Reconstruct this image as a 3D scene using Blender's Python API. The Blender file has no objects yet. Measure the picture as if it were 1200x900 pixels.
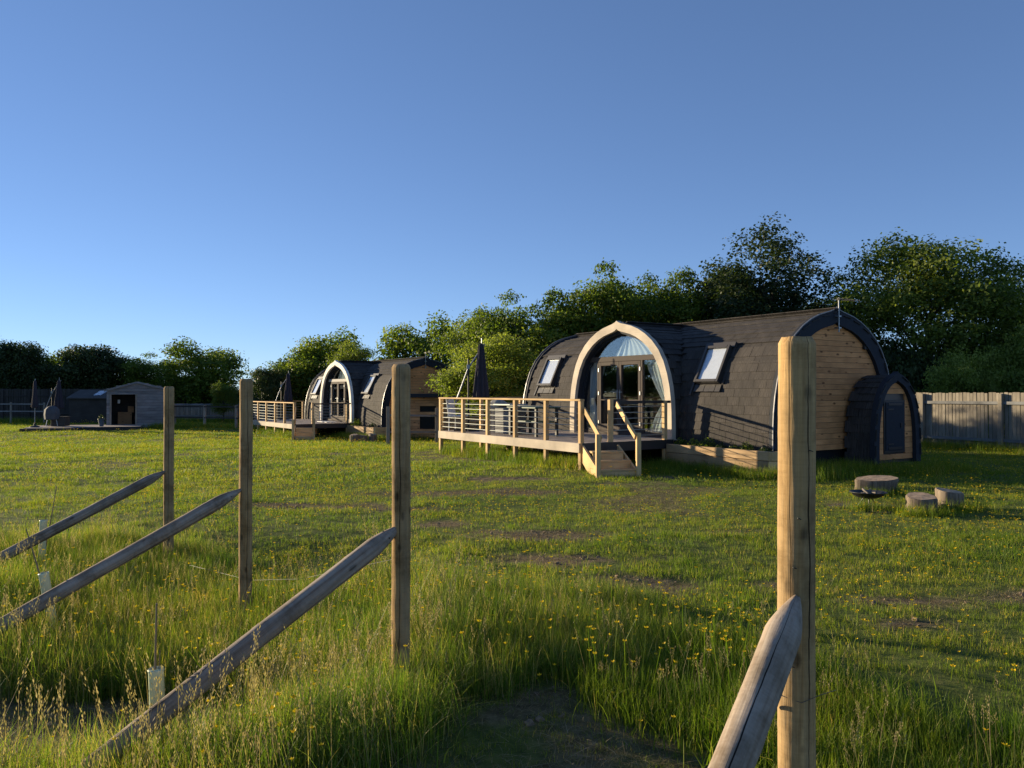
import bpy, bmesh, math, random
import numpy as np
from mathutils import Vector, Matrix
R = math.radians
sc = bpy.context.scene
col = sc.collection
random.seed(7)
rng = np.random.default_rng(11)

# ------------------------------------------------------------------ camera, world, sun
EYE = 1.58
F = 936.0                                   # focal length in pixels of a 1200 px wide picture
cam_d = bpy.data.cameras.new('camera'); cam = bpy.data.objects.new('camera', cam_d); col.objects.link(cam)
cam_d.sensor_width = 36; cam_d.lens = 36*F/1200
cam_d.clip_start = .05; cam_d.clip_end = 6000
cam.location = (0, 0, EYE); cam.rotation_euler = (R(90.55), 0, 0)
sc.camera = cam
SUN_EL, SUN_AZ = 9.5, -61.0                 # azimuth clockwise from +Y
w = bpy.data.worlds.new('World'); sc.world = w; w.use_nodes = True
nt = w.node_tree; bg = nt.nodes['Background']
sky = nt.nodes.new('ShaderNodeTexSky'); sky.sky_type = 'NISHITA'; sky.sun_disc = False
sky.sun_elevation = R(SUN_EL); sky.sun_rotation = R(SUN_AZ)
sky.air_density = 0.6; sky.dust_density = 0.0; sky.ozone_density = 2.0; sky.altitude = 0
gm_ = nt.nodes.new('ShaderNodeGamma'); gm_.inputs[1].default_value = .70          # the camera's flat sky tone and cool white balance, the same over the whole sky
nt.links.new(sky.outputs[0], gm_.inputs[0])
ti = nt.nodes.new('ShaderNodeMix'); ti.data_type = 'RGBA'; ti.blend_type = 'MULTIPLY'; ti.inputs[0].default_value = 1; ti.inputs[7].default_value = (.86, 1.03, 1.36, 1)
nt.links.new(gm_.outputs[0], ti.inputs[6]); nt.links.new(ti.outputs[2], bg.inputs[0]); bg.inputs[1].default_value = 0.103
sd = bpy.data.lights.new('sun', 'SUN'); so = bpy.data.objects.new('sun', sd); col.objects.link(so)
sd.energy = 5.0; sd.angle = R(.55); sd.color = (1.0, .82, .54)
sdir = Vector((math.sin(R(SUN_AZ))*math.cos(R(SUN_EL)), math.cos(R(SUN_AZ))*math.cos(R(SUN_EL)), math.sin(R(SUN_EL))))
so.rotation_euler = sdir.to_track_quat('Z', 'Y').to_euler(); so.location = (-30, 0, 12)
sc.render.engine = 'CYCLES'
sc.view_settings.view_transform = 'Standard'; sc.view_settings.look = 'None'
sc.view_settings.exposure = 0.95; sc.view_settings.gamma = 1.0

def PX(px, d): return (px-600)/F*d
def ZP(py, d): return EYE-(py-459)/F*d

# ------------------------------------------------------------------ noise and terrain
def h2(i, j, s=0):
    n = (i*374761393+j*668265263+s*974634777) & 0x7fffffff
    n = (n ^ (n >> 13))*1274126177 & 0x7fffffff
    return ((n ^ (n >> 16)) & 0xffff)/65535.0
def vn(x, y, s=0):
    x = np.asarray(x, float); y = np.asarray(y, float)
    i = np.floor(x).astype(np.int64); j = np.floor(y).astype(np.int64)
    u = x-i; v = y-j; u = u*u*(3-2*u); v = v*v*(3-2*v)
    return (h2(i, j, s)*(1-u)+h2(i+1, j, s)*u)*(1-v)+(h2(i, j+1, s)*(1-u)+h2(i+1, j+1, s)*u)*v
def fbm(x, y, s=0, o=3):
    a = 0; k = 1; t = 0
    for q in range(o):
        a = a+k*vn(np.asarray(x)*2**q, np.asarray(y)*2**q, s+q); t += k; k *= .5
    return a/t
def ss(a, b, x):
    t = np.clip((np.asarray(x, float)-a)/(b-a), 0, 1); return t*t*(3-2*t)
def gz(x, y):
    x = np.asarray(x, float); y = np.asarray(y, float)
    z = -.10*ss(5, 15, y)-.30*ss(19, 33, y)*(1-ss(2, 12, x))
    z = z-.20*ss(-.5, -1.6, x)*(1-ss(7.5, 9.5, y))*ss(-1, 1, y)
    far = 1-ss(50, 90, np.hypot(x, y))
    z = z+far*(.10*(fbm(x*.35, y*.35, 3)-.5)+.045*(fbm(x*1.3, y*1.3, 9)-.5))
    return z
def G(x, y): return float(gz(x, y))

# ------------------------------------------------------------------ materials
MATS = {}
def newmat(name, rough=.7, spec=.3):
    m = bpy.data.materials.new(name); m.use_nodes = True
    b = m.node_tree.nodes['Principled BSDF']; b.inputs['Roughness'].default_value = rough
    b.inputs['Specular IOR Level'].default_value = spec
    return m, m.node_tree, b
def N(nt, t, **k):
    n = nt.nodes.new(t)
    for a, v in k.items():
        if a in n.inputs: n.inputs[a].default_value = v
        else: setattr(n, a, v)
    return n
def ramp(nt, fac, stops):
    r = nt.nodes.new('ShaderNodeValToRGB'); e = r.color_ramp.elements
    e[0].position = stops[0][0]; e[0].color = (*stops[0][1], 1)
    e[1].position = stops[-1][0]; e[1].color = (*stops[-1][1], 1)
    for p, c in stops[1:-1]:
        q = e.new(p); q.color = (*c, 1)
    nt.links.new(fac, r.inputs[0]); return r.outputs[0]
def bump(nt, b, h, strength=.5, dist=.01):
    n = nt.nodes.new('ShaderNodeBump'); n.inputs['Strength'].default_value = strength; n.inputs['Distance'].default_value = dist
    nt.links.new(h, n.inputs['Height']); nt.links.new(n.outputs[0], b.inputs['Normal'])
def mixc(nt, fac, a, b, mode='MIX'):
    n = nt.nodes.new('ShaderNodeMix'); n.data_type = 'RGBA'; n.blend_type = mode
    for s, v in ((0, fac), (6, a), (7, b)):
        if hasattr(v, 'is_linked'): nt.links.new(v, n.inputs[s])
        elif s == 0: n.inputs[0].default_value = v
        else: n.inputs[s].default_value = (*v, 1)
    return n.outputs[2]
def wood(name, axis, c1, c2, knots=True, rough=.75, bs=.35, grain=1.0, weather=None, cracks=False):
    """grain runs along the given axis of the object"""
    m, nt, b = newmat(name, rough, .25)
    tc = N(nt, 'ShaderNodeTexCoord'); oi = N(nt, 'ShaderNodeObjectInfo')
    mp = N(nt, 'ShaderNodeMapping'); sca = [95*grain]*3; sca['XYZ'.index(axis)] = 3.5*grain
    mp.inputs['Scale'].default_value = sca
    ad = N(nt, 'ShaderNodeVectorMath', operation='MULTIPLY_ADD')
    nt.links.new(oi.outputs['Random'], ad.inputs[0]); ad.inputs[1].default_value = (17, 9, 13)
    nt.links.new(tc.outputs['Object'], ad.inputs[2]); nt.links.new(ad.outputs[0], mp.inputs[0])
    no = N(nt, 'ShaderNodeTexNoise', Scale=1.0, Detail=6.0, Roughness=.6, Distortion=.6); nt.links.new(mp.outputs[0], no.inputs[0])
    c = ramp(nt, no.outputs[0], [(.25, c1), (.72, c2)])
    big = N(nt, 'ShaderNodeTexNoise', Scale=1.7, Detail=3.0); nt.links.new(ad.outputs[0], big.inputs[0])
    k = ramp(nt, big.outputs[0], [(.3, (.72,)*3), (.7, (1.18,)*3)])
    c = mixc(nt, 1.0, c, k, 'MULTIPLY')
    rr = ramp(nt, oi.outputs['Random'], [(0, (.82, .80, .78)), (1, (1.12, 1.1, 1.08))])
    c = mixc(nt, 1.0, c, rr, 'MULTIPLY')
    h = no.outputs[0]
    if knots:
        m2 = N(nt, 'ShaderNodeMapping'); s2 = [13.0 if cracks else 7.0]*3; s2['XYZ'.index(axis)] = 6.5 if cracks else 3.2; m2.inputs['Scale'].default_value = s2
        nt.links.new(ad.outputs[0], m2.inputs[0])
        vo = N(nt, 'ShaderNodeTexVoronoi', Scale=1.0); nt.links.new(m2.outputs[0], vo.inputs[0])
        kf = ramp(nt, vo.outputs['Distance'], [(.10, (1, 1, 1)), (.20, (0, 0, 0))])
        c = mixc(nt, kf, c, tuple(q*.32 for q in c1))
    if weather:
        wn = N(nt, 'ShaderNodeTexNoise', Scale=3.5, Detail=5.0, Roughness=.65); nt.links.new(mp.outputs[0], wn.inputs[0])
        wn.inputs['Scale'].default_value = .35
        wf = ramp(nt, wn.outputs[0], [(.4, (0, 0, 0)), (.65, (.85,)*3)])
        c = mixc(nt, wf, c, weather)
    if cracks:
        sp = N(nt, 'ShaderNodeSeparateXYZ'); nt.links.new(tc.outputs['Object'], sp.inputs[0])
        an = N(nt, 'ShaderNodeMath', operation='ARCTAN2'); nt.links.new(sp.outputs[1], an.inputs[0]); nt.links.new(sp.outputs[0], an.inputs[1])
        wz = N(nt, 'ShaderNodeTexNoise', Scale=2.2, Detail=5.0, noise_dimensions='1D'); nt.links.new(sp.outputs[2], wz.inputs['W'])
        tot = None
        for c0, am, wd in cracks:
            a1 = N(nt, 'ShaderNodeMath', operation='MULTIPLY_ADD'); nt.links.new(wz.outputs[0], a1.inputs[0]); a1.inputs[1].default_value = am; a1.inputs[2].default_value = -c0-am*.5
            a2 = N(nt, 'ShaderNodeMath', operation='ADD'); nt.links.new(a1.outputs[0], a2.inputs[0]); nt.links.new(an.outputs[0], a2.inputs[1])
            a3 = N(nt, 'ShaderNodeMath', operation='ABSOLUTE'); nt.links.new(a2.outputs[0], a3.inputs[0])
            w2 = N(nt, 'ShaderNodeTexNoise', Scale=1.1+c0*.1, Detail=3.0, noise_dimensions='1D'); nt.links.new(sp.outputs[2], w2.inputs['W'])
            a4 = N(nt, 'ShaderNodeMapRange'); nt.links.new(w2.outputs[0], a4.inputs[0]); a4.inputs[1].default_value = .38; a4.inputs[2].default_value = .6; a4.inputs[3].default_value = .0005; a4.inputs[4].default_value = wd
            a5 = N(nt, 'ShaderNodeMath', operation='DIVIDE'); nt.links.new(a3.outputs[0], a5.inputs[0]); nt.links.new(a4.outputs[0], a5.inputs[1])
            a6 = N(nt, 'ShaderNodeMapRange'); nt.links.new(a5.outputs[0], a6.inputs[0]); a6.inputs[1].default_value = .7; a6.inputs[2].default_value = 1.3; a6.inputs[3].default_value = 1; a6.inputs[4].default_value = 0
            if tot is None: tot = a6.outputs[0]
            else: q = N(nt, 'ShaderNodeMath', operation='MAXIMUM'); nt.links.new(tot, q.inputs[0]); nt.links.new(a6.outputs[0], q.inputs[1]); tot = q.outputs[0]
        c = mixc(nt, tot, c, tuple(q*.14 for q in c1))
        sw = N(nt, 'ShaderNodeTexNoise', Scale=1.0, Detail=2.0); mz = N(nt, 'ShaderNodeMapping'); mz.inputs['Scale'].default_value = (9, 9, 170); nt.links.new(tc.outputs['Object'], mz.inputs[0]); nt.links.new(mz.outputs[0], sw.inputs[0])
        c = mixc(nt, 1.0, c, ramp(nt, sw.outputs[0], [(.35, (.95,)*3), (.6, (1.03,)*3)]), 'MULTIPLY')
        h1 = N(nt, 'ShaderNodeMath', operation='MULTIPLY_ADD'); nt.links.new(tot, h1.inputs[0]); h1.inputs[1].default_value = -2.5; nt.links.new(h, h1.inputs[2])
        h2_ = N(nt, 'ShaderNodeMath', operation='MULTIPLY_ADD'); nt.links.new(sw.outputs[0], h2_.inputs[0]); h2_.inputs[1].default_value = .3; nt.links.new(h1.outputs[0], h2_.inputs[2]); h = h2_.outputs[0]
        st = N(nt, 'ShaderNodeTexNoise', Scale=5.0, Detail=5.0, Roughness=.7); nt.links.new(ad.outputs[0], st.inputs[0])
        c = mixc(nt, 1.0, c, ramp(nt, st.outputs[0], [(.34, (.58, .55, .50)), (.52, (1.0,)*3), (.7, (1.15,)*3)]), 'MULTIPLY')
    nt.links.new(c, b.inputs['Base Color'])
    bump(nt, b, h, bs, .004)
    MATS[name] = m; return m
def plain(name, c, rough=.6, metal=0, spec=.4, var=.15, nscale=12):
    m, nt, b = newmat(name, rough, spec); b.inputs['Metallic'].default_value = metal
    tc = N(nt, 'ShaderNodeTexCoord'); no = N(nt, 'ShaderNodeTexNoise', Scale=float(nscale), Detail=5.0)
    nt.links.new(tc.outputs['Object'], no.inputs[0])
    cc = ramp(nt, no.outputs[0], [(.3, tuple(q*(1-var) for q in c)), (.7, tuple(min(1, q*(1+var)) for q in c))])
    nt.links.new(cc, b.inputs['Base Color']); bump(nt, b, no.outputs[0], .15, .004)
    MATS[name] = m; return m
wood('post_wood', 'Z', (.26, .155, .062), (.50, .335, .155), weather=(.33, .235, .13), bs=.6, rough=.95, cracks=[(-1.33, .5, .045), (-2.35, .35, .018)])
wood('strut_wood', 'Z', (.20, .15, .11), (.35, .275, .21), weather=(.38, .32, .26), bs=.4, rough=.95, cracks=[(-.5, .5, .04), (1.9, .4, .04), (-2.4, .5, .035)])
wood('timber_x', 'X', (.56, .36, .16), (.72, .50, .25), knots=False)
wood('timber_y', 'Y', (.56, .36, .16), (.72, .50, .25), knots=False)
wood('timber_z', 'Z', (.56, .36, .16), (.72, .50, .25), knots=False)
wood('clad_y', 'Y', (.60, .24, .08), (.80, .39, .16), bs=.2)
wood('clad_x', 'X', (.48, .24, .11), (.66, .37, .18), bs=.2)
wood('sleeper', 'X', (.34, .22, .11), (.48, .33, .18), knots=False)
wood('deck_board', 'X', (.30, .25, .22), (.40, .34, .30), knots=False, bs=.2)
wood('fascia_board', 'X', (.50, .42, .33), (.58, .50, .40), knots=False, bs=.15)
wood('arch_trim', 'X', (.56, .48, .38), (.66, .57, .46), knots=False, bs=.1, grain=.5)
wood('arch_trim_pale', 'X', (.74, .70, .62), (.82, .78, .70), knots=False, bs=.1, grain=.5)
wood('grey_board_z', 'Z', (.17, .15, .12), (.35, .31, .25), knots=False, bs=.5)
wood('grey_board_x', 'X', (.16, .165, .17), (.27, .275, .28), knots=False, bs=.5)
wood('dark_board', 'X', (.035, .032, .03), (.07, .065, .06), knots=False)
wood('bark', 'Z', (.035, .028, .02), (.11, .09, .065), knots=False, bs=1.0, grain=.35)
wood('stump_bark', 'Z', (.055, .04, .028), (.30, .235, .17), knots=False, bs=1.0, grain=.35)
plain('stump_top', (.42, .29, .18), .9, nscale=16, var=.4)
plain('charcoal', (.026, .030, .040), .75, var=.1, spec=.2)
plain('edge_metal', (.20, .20, .21), .45, .5)
plain('frame_brown', (.075, .06, .052), .75, var=.06, spec=.15)
plain('frame_pale', (.42, .40, .37), .7, var=.06, spec=.15)
plain('frame_dark', (.045, .04, .038), .4, var=.06)
plain('black_metal', (.018, .018, .02), .5)
plain('grey_metal', (.30, .31, .32), .35, .7)
plain('rail_tube', (.34, .36, .34), .55, .3)
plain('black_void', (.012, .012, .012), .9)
plain('interior', (.22, .15, .09), .8)
plain('soil', (.045, .03, .02), 1, nscale=30, var=.4)
plain('parasol_fabric', (.035, .032, .045), .9, nscale=20)
plain('parasol_pale', (.26, .18, .16), .9, nscale=20)
plain('white_plastic', (.72, .71, .68), .5, var=.05)
plain('cover_grey', (.075, .08, .09), .85, nscale=6)
plain('tub_green', (.05, .09, .06), .5)
plain('guard', (.55, .62, .42), .45, var=.15, nscale=8)
plain('bamboo', (.22, .17, .10), .6, nscale=30)
plain('wire', (.10, .10, .10), .6, .3)
plain('ash', (.14, .12, .10), 1, nscale=14, var=.5)
plain('stone', (.32, .29, .25), .9, nscale=9, var=.3)
plain('pot', (.09, .11, .14), .5)
plain('ash_ground', (.07, .06, .05), 1, nscale=40, var=.5)
plain('ground_clod', (.20, .145, .09), 1, nscale=60, var=.4)
plain('red_paint', (.55, .05, .04), .5)

# fabric for curtains, slightly translucent
m, nt, b = newmat('curtain', .9, .1); b.inputs['Base Color'].default_value = (.86, .85, .83, 1)
tr = N(nt, 'ShaderNodeBsdfTranslucent'); tr.inputs[0].default_value = (.7, .72, .76, 1)
mx = N(nt, 'ShaderNodeMixShader'); mx.inputs[0].default_value = .35
nt.links.new(b.outputs[0], mx.inputs[1]); nt.links.new(tr.outputs[0], mx.inputs[2]); nt.links.new(mx.outputs[0], nt.nodes['Material Output'].inputs[0]); MATS['curtain'] = m
def glass(name, refl, tint=(.9, .95, .96)):
    m = bpy.data.materials.new(name); m.use_nodes = True; nt = m.node_tree; nt.nodes.remove(nt.nodes['Principled BSDF'])
    g = N(nt, 'ShaderNodeBsdfGlossy'); g.inputs['Roughness'].default_value = .015; g.inputs[0].default_value = (.95, .97, 1, 1)
    t = N(nt, 'ShaderNodeBsdfTransparent'); t.inputs[0].default_value = (*tint, 1)
    lw = N(nt, 'ShaderNodeLayerWeight'); pw = N(nt, 'ShaderNodeMath', operation='POWER'); nt.links.new(lw.outputs['Facing'], pw.inputs[0]); pw.inputs[1].default_value = 4.0
    ma = N(nt, 'ShaderNodeMath', operation='MULTIPLY_ADD', use_clamp=True); nt.links.new(pw.outputs[0], ma.inputs[0]); ma.inputs[1].default_value = .7; ma.inputs[2].default_value = refl
    x = N(nt, 'ShaderNodeMixShader'); nt.links.new(ma.outputs[0], x.inputs[0]); nt.links.new(t.outputs[0], x.inputs[1]); nt.links.new(g.outputs[0], x.inputs[2])
    nt.links.new(x.outputs[0], nt.nodes['Material Output'].inputs[0]); MATS[name] = m
glass('glass', .13)
glass('roof_glass', .10, (.95, .97, 1.0))

# felt shingles: grey brown, fine vertical ribs, each one its own tone
m, nt, b = newmat('shingle', .85, .25)
tc = N(nt, 'ShaderNodeTexCoord'); oi = N(nt, 'ShaderNodeObjectInfo')
at = N(nt, 'ShaderNodeAttribute', attribute_name='tint')
mp = N(nt, 'ShaderNodeMapping'); mp.inputs['Scale'].default_value = (46, 3, 3); nt.links.new(tc.outputs['Object'], mp.inputs[0])
n1 = N(nt, 'ShaderNodeTexNoise', Scale=1.0, Detail=3.0); nt.links.new(mp.outputs[0], n1.inputs[0])
n2 = N(nt, 'ShaderNodeTexNoise', Scale=180.0, Detail=2.0); nt.links.new(tc.outputs['Object'], n2.inputs[0])
c = ramp(nt, n1.outputs[0], [(.3, (.033, .029, .027)), (.7, (.074, .065, .060))])
sm = N(nt, 'ShaderNodeMath', operation='ADD'); nt.links.new(oi.outputs['Random'], sm.inputs[0]); nt.links.new(at.outputs['Fac'], sm.inputs[1])
fr = N(nt, 'ShaderNodeMath', operation='FRACT'); nt.links.new(sm.outputs[0], fr.inputs[0])
k = ramp(nt, fr.outputs[0], [(0, (.84, .84, .85)), (1, (1.13, 1.12, 1.1))])
c = mixc(nt, 1.0, c, k, 'MULTIPLY'); k = ramp(nt, n2.outputs[0], [(.35, (.7,)*3), (.65, (1.3,)*3)]); c = mixc(nt, 1.0, c, k, 'MULTIPLY')
ge = N(nt, 'ShaderNodeNewGeometry'); mw = N(nt, 'ShaderNodeMapping'); mw.inputs['Scale'].default_value = (1.6, 1.6, .5); nt.links.new(ge.outputs['Position'], mw.inputs[0])
n3 = N(nt, 'ShaderNodeTexNoise', Scale=1.0, Detail=5.0, Roughness=.65); nt.links.new(mw.outputs[0], n3.inputs[0])
c = mixc(nt, 1.0, c, ramp(nt, n3.outputs[0], [(.3, (.74, .76, .74)), (.5, (1.0,)*3), (.72, (1.3, 1.28, 1.22))]), 'MULTIPLY')
nt.links.new(c, b.inputs['Base Color']); bump(nt, b, n1.outputs[0], .7, .01); MATS['shingle'] = m

def leafy(name, stops, trans=.4, attr='tint', rough=.55, tcol=1.25, patch=None):
    m, nt, b = newmat(name, rough, .3)
    at = N(nt, 'ShaderNodeAttribute', attribute_name=attr); oi = N(nt, 'ShaderNodeObjectInfo')
    c = ramp(nt, at.outputs['Fac'], stops)
    k = ramp(nt, oi.outputs['Random'], [(0, (.78, .82, .75)), (1, (1.2, 1.16, 1.1))])
    c = mixc(nt, 1.0, c, k, 'MULTIPLY')
    if patch:
        ge = N(nt, 'ShaderNodeNewGeometry'); no = N(nt, 'ShaderNodeTexNoise', Scale=patch, Detail=3.0); nt.links.new(ge.outputs['Position'], no.inputs[0])
        k = ramp(nt, no.outputs[0], [(.33, (.70, .85, .72)), (.66, (1.30, 1.15, 1.0))]); c = mixc(nt, 1.0, c, k, 'MULTIPLY')
        nb = N(nt, 'ShaderNodeTexNoise', Scale=patch*4.5, Detail=4.0, Roughness=.6); nt.links.new(ge.outputs['Position'], nb.inputs[0])
        k = ramp(nt, nb.outputs[0], [(.36, (.80, .88, .8)), (.5, (1, 1, 1)), (.64, (1.22, 1.10, .95))]); c = mixc(nt, 1.0, c, k, 'MULTIPLY')
    nt.links.new(c, b.inputs['Base Color'])
    t = N(nt, 'ShaderNodeBsdfTranslucent'); tc_ = mixc(nt, 1.0, c, (tcol, tcol*1.05, tcol*.55), 'MULTIPLY'); nt.links.new(tc_, t.inputs[0])
    x = N(nt, 'ShaderNodeMixShader'); x.inputs[0].default_value = trans
    nt.links.new(b.outputs[0], x.inputs[1]); nt.links.new(t.outputs[0], x.inputs[2]); nt.links.new(x.outputs[0], nt.nodes['Material Output'].inputs[0])
    MATS[name] = m
leafy('grass', [(0, (.07, .115, .012)), (.45, (.165, .235, .024)), (.8, (.27, .29, .036)), (1, (.42, .34, .14))], .5, patch=.45)
leafy('grass_tall', [(0, (.06, .12, .015)), (.5, (.16, .25, .030)), (.82, (.26, .29, .055)), (1, (.46, .38, .18))], .52, patch=.6)
leafy('seed_head', [(0, (.26, .20, .11)), (1, (.46, .37, .22))], .35)
leafy('hay', [(0, (.15, .12, .06)), (1, (.36, .29, .17))], .25)
leafy('buttercup', [(0, (.80, .50, .01)), (1, (.85, .62, .015))], .3, tcol=1.1)
leafy('foliage', [(0, (.06, .10, .012)), (.5, (.12, .175, .022)), (1, (.22, .26, .04))], .5)
leafy('foliage_deep', [(0, (.045, .075, .014)), (.5, (.10, .145, .022)), (1, (.20, .23, .04))], .46)
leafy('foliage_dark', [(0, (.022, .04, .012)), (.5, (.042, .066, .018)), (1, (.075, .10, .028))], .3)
leafy('foliage_light', [(0, (.08, .12, .018)), (.5, (.17, .22, .035)), (1, (.27, .30, .06))], .5)

# ground: soil, thatch and short green, worn by the vertex attribute
m, nt, b = newmat('ground', 1.0, .1)
ge = N(nt, 'ShaderNodeNewGeometry'); at = N(nt, 'ShaderNodeAttribute', attribute_name='worn')
n1 = N(nt, 'ShaderNodeTexNoise', Scale=9.0, Detail=8.0, Roughness=.7); n2 = N(nt, 'ShaderNodeTexNoise', Scale=.5, Detail=5.0)
for n in (n1, n2): nt.links.new(ge.outputs['Position'], n.inputs[0])
ca = ramp(nt, n1.outputs[0], [(.3, (.05, .065, .018)), (.5, (.10, .13, .03)), (.7, (.17, .175, .055))])
cb = ramp(nt, n1.outputs[0], [(.3, (.07, .048, .03)), (.5, (.16, .115, .07)), (.72, (.30, .23, .15))])
k = ramp(nt, n2.outputs[0], [(.3, (.8, .85, .8)), (.7, (1.15, 1.1, 1.0))]); ca = mixc(nt, 1.0, ca, k, 'MULTIPLY')
nt.links.new(mixc(nt, at.outputs['Fac'], ca, cb), b.inputs['Base Color']); bump(nt, b, n1.outputs[0], 1.0, .05); MATS['ground'] = m
M = MATS

# ------------------------------------------------------------------ mesh helpers
class MB:
    def __init__(s): s.v = []; s.f = []; s.t = []
    def add(s, v, f, t=0.0):
        o = len(s.v); s.v += [tuple(p) for p in v]; s.f += [tuple(i+o for i in q) for q in f]; s.t += [t]*len(f)
    def box(s, c, d, rot=None, t=0.0, M4=None):
        x, y, z = d[0]/2, d[1]/2, d[2]/2
        vs = [Vector(p) for p in ((-x, -y, -z), (x, -y, -z), (x, y, -z), (-x, y, -z), (-x, -y, z), (x, -y, z), (x, y, z), (-x, y, z))]
        if rot is not None: vs = [rot @ p for p in vs]
        vs = [p+Vector(c) for p in vs]
        if M4 is not None: vs = [M4 @ p for p in vs]
        s.add(vs, [(0, 3, 2, 1), (4, 5, 6, 7), (0, 1, 5, 4), (1, 2, 6, 5), (2, 3, 7, 6), (3, 0, 4, 7)], t); return s
    def beam(s, a, b, wd, ht, up=(0, 0, 1)):
        a = Vector(a); b = Vector(b); d = b-a; x = d.normalized(); y = Vector(up).cross(x).normalized(); z = x.cross(y)
        m_ = Matrix((x, y, z)).transposed()
        return s.box((a+b)/2, (d.length, wd, ht), rot=m_)
    def tube(s, pts, rad, n=10, cap=True):
        pts = [Vector(p) for p in pts]; rad = rad if hasattr(rad, '__len__') else [rad]*len(pts)
        o = []; ref = None
        for i, p in enumerate(pts):
            d = (pts[min(i+1, len(pts)-1)]-pts[max(i-1, 0)]).normalized()
            if ref is None: ref = Vector((0, 0, 1)) if abs(d.z) < .9 else Vector((1, 0, 0))
            x = ref.cross(d).normalized(); y = d.cross(x); ref = y if False else ref
            o += [p+(x*math.cos(2*math.pi*k/n)+y*math.sin(2*math.pi*k/n))*rad[i] for k in range(n)]
        f = [(i*n+k, i*n+(k+1) % n, (i+1)*n+(k+1) % n, (i+1)*n+k) for i in range(len(pts)-1) for k in range(n)]
        if cap: f += [tuple(range(n-1, -1, -1)), tuple(range((len(pts)-1)*n, len(pts)*n))]
        s.add(o, f); return s
    def prism(s, poly, fn, t0, t1):
        """poly: 2-D outline, fn(a, b, t) -> 3-D point"""
        n = len(poly); vs = [fn(a, b_, t0) for a, b_ in poly]+[fn(a, b_, t1) for a, b_ in poly]
        s.add(vs, [tuple(range(n-1, -1, -1)), tuple(range(n, 2*n))]+[(i, (i+1) % n, (i+1) % n+n, i+n) for i in range(n)]); return s
    def mesh(s, name, mat, smooth=False, bevel=0, fixn=True):
        me = bpy.data.meshes.new(name); me.from_pydata(s.v, [], s.f); me.materials.append(M[mat] if isinstance(mat, str) else mat)
        if any(s.t) and not bevel:
            a = me.attributes.new('tint', 'FLOAT', 'FACE'); a.data.foreach_set('value', s.t)
        if fixn or bevel:
            bm = bmesh.new(); bm.from_mesh(me)
            if bevel: bmesh.ops.bevel(bm, geom=list(bm.edges), offset=bevel, segments=1, affect='EDGES')
            bmesh.ops.recalc_face_normals(bm, faces=bm.faces); bm.to_mesh(me); bm.free()
        if smooth: me.polygons.foreach_set('use_smooth', [True]*len(me.polygons))
        me.update(); return me
    def build(s, name, mat, parent=None, smooth=False, bevel=0, loc=None):
        return link(name, s.mesh(name, mat, smooth, bevel), parent, loc)
def link(name, me, parent=None, loc=None):
    o = bpy.data.objects.new(name, me); col.objects.link(o)
    if parent is not None: o.parent = parent
    if loc is not None: o.location = loc
    return o
def tag(o, label=None, cat=None, group=None, kind=None):
    if label: o['label'] = label
    if cat: o['category'] = cat
    if group: o['group'] = group
    if kind: o['kind'] = kind
    return o
def empty(name, loc, rz=0, label=None, cat=None, group=None):
    o = bpy.data.objects.new(name, None); col.objects.link(o); o.location = loc; o.rotation_euler = (0, 0, rz)
    o.empty_display_size = .2
    return tag(o, label, cat, group)
def npmesh(name, V, Fq, mat, tint=None, smooth=False):
    """V (n,3), Fq (m,k) all faces of k corners"""
    me = bpy.data.meshes.new(name); n = len(V); mf, k = Fq.shape
    me.vertices.add(n); me.vertices.foreach_set('co', np.ascontiguousarray(V, dtype=np.float32).ravel())
    me.loops.add(mf*k); me.loops.foreach_set('vertex_index', np.ascontiguousarray(Fq, dtype=np.int32).ravel())
    me.polygons.add(mf); me.polygons.foreach_set('loop_start', np.arange(0, mf*k, k, dtype=np.int32))
    if smooth: me.polygons.foreach_set('use_smooth', np.ones(mf, dtype=bool))
    for q in (mat if isinstance(mat, (list, tuple)) else [mat]): me.materials.append(M[q])
    me.update(calc_edges=True)
    if tint is not None:
        a = me.attributes.new('tint', 'FLOAT', 'FACE'); a.data.foreach_set('value', np.asarray(tint, dtype=np.float32))
    return me

# ------------------------------------------------------------------ the ground, one sheet to the horizon
PIP = lambda poly: poly
def inpoly(x, y, poly):
    x = np.asarray(x); y = np.asarray(y); r = np.zeros(x.shape, bool); n = len(poly); j = n-1
    for i in range(n):
        xi, yi = poly[i]; xj, yj = poly[j]
        c = ((yi > y) != (yj > y)) & (x < (xj-xi)*(y-yi)/(yj-yi+1e-12)+xi); r ^= c; j = i
    return r
TALL = [(-1.15, 1.2), (-1.05, 3.0), (-.73, 3.43), (.20, 4.4), (.85, 4.75), (1.2, 5.2), (1.0, 6.1), (-.4, 6.3), (-2.3, 7.6), (-3.4, 8.8), (-7, 9.2), (-14, 9.4), (-14, 1.2)]
GAP = [(-3.9, 3.75), (-2.0, 3.55), (-1.25, 3.9), (-1.35, 4.35), (-2.2, 4.75), (-4.2, 4.8)]
MEDIUM = [(.30, 4.45), (.43, 4.0), (.86, 3.5), (1.0, 3.0), (1.05, 1.6), (3.6, 1.6), (3.2, 3.4), (2.1, 3.7), (1.6, 4.8), (1.15, 5.3), (.85, 4.75)]
PATH = [(-1.1, 1.0), (-1.05, 3.0), (-.73, 3.43), (.22, 4.4), (.43, 4.0), (.86, 3.5), (1.0, 3.0), (1.05, 1.0)]
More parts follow.
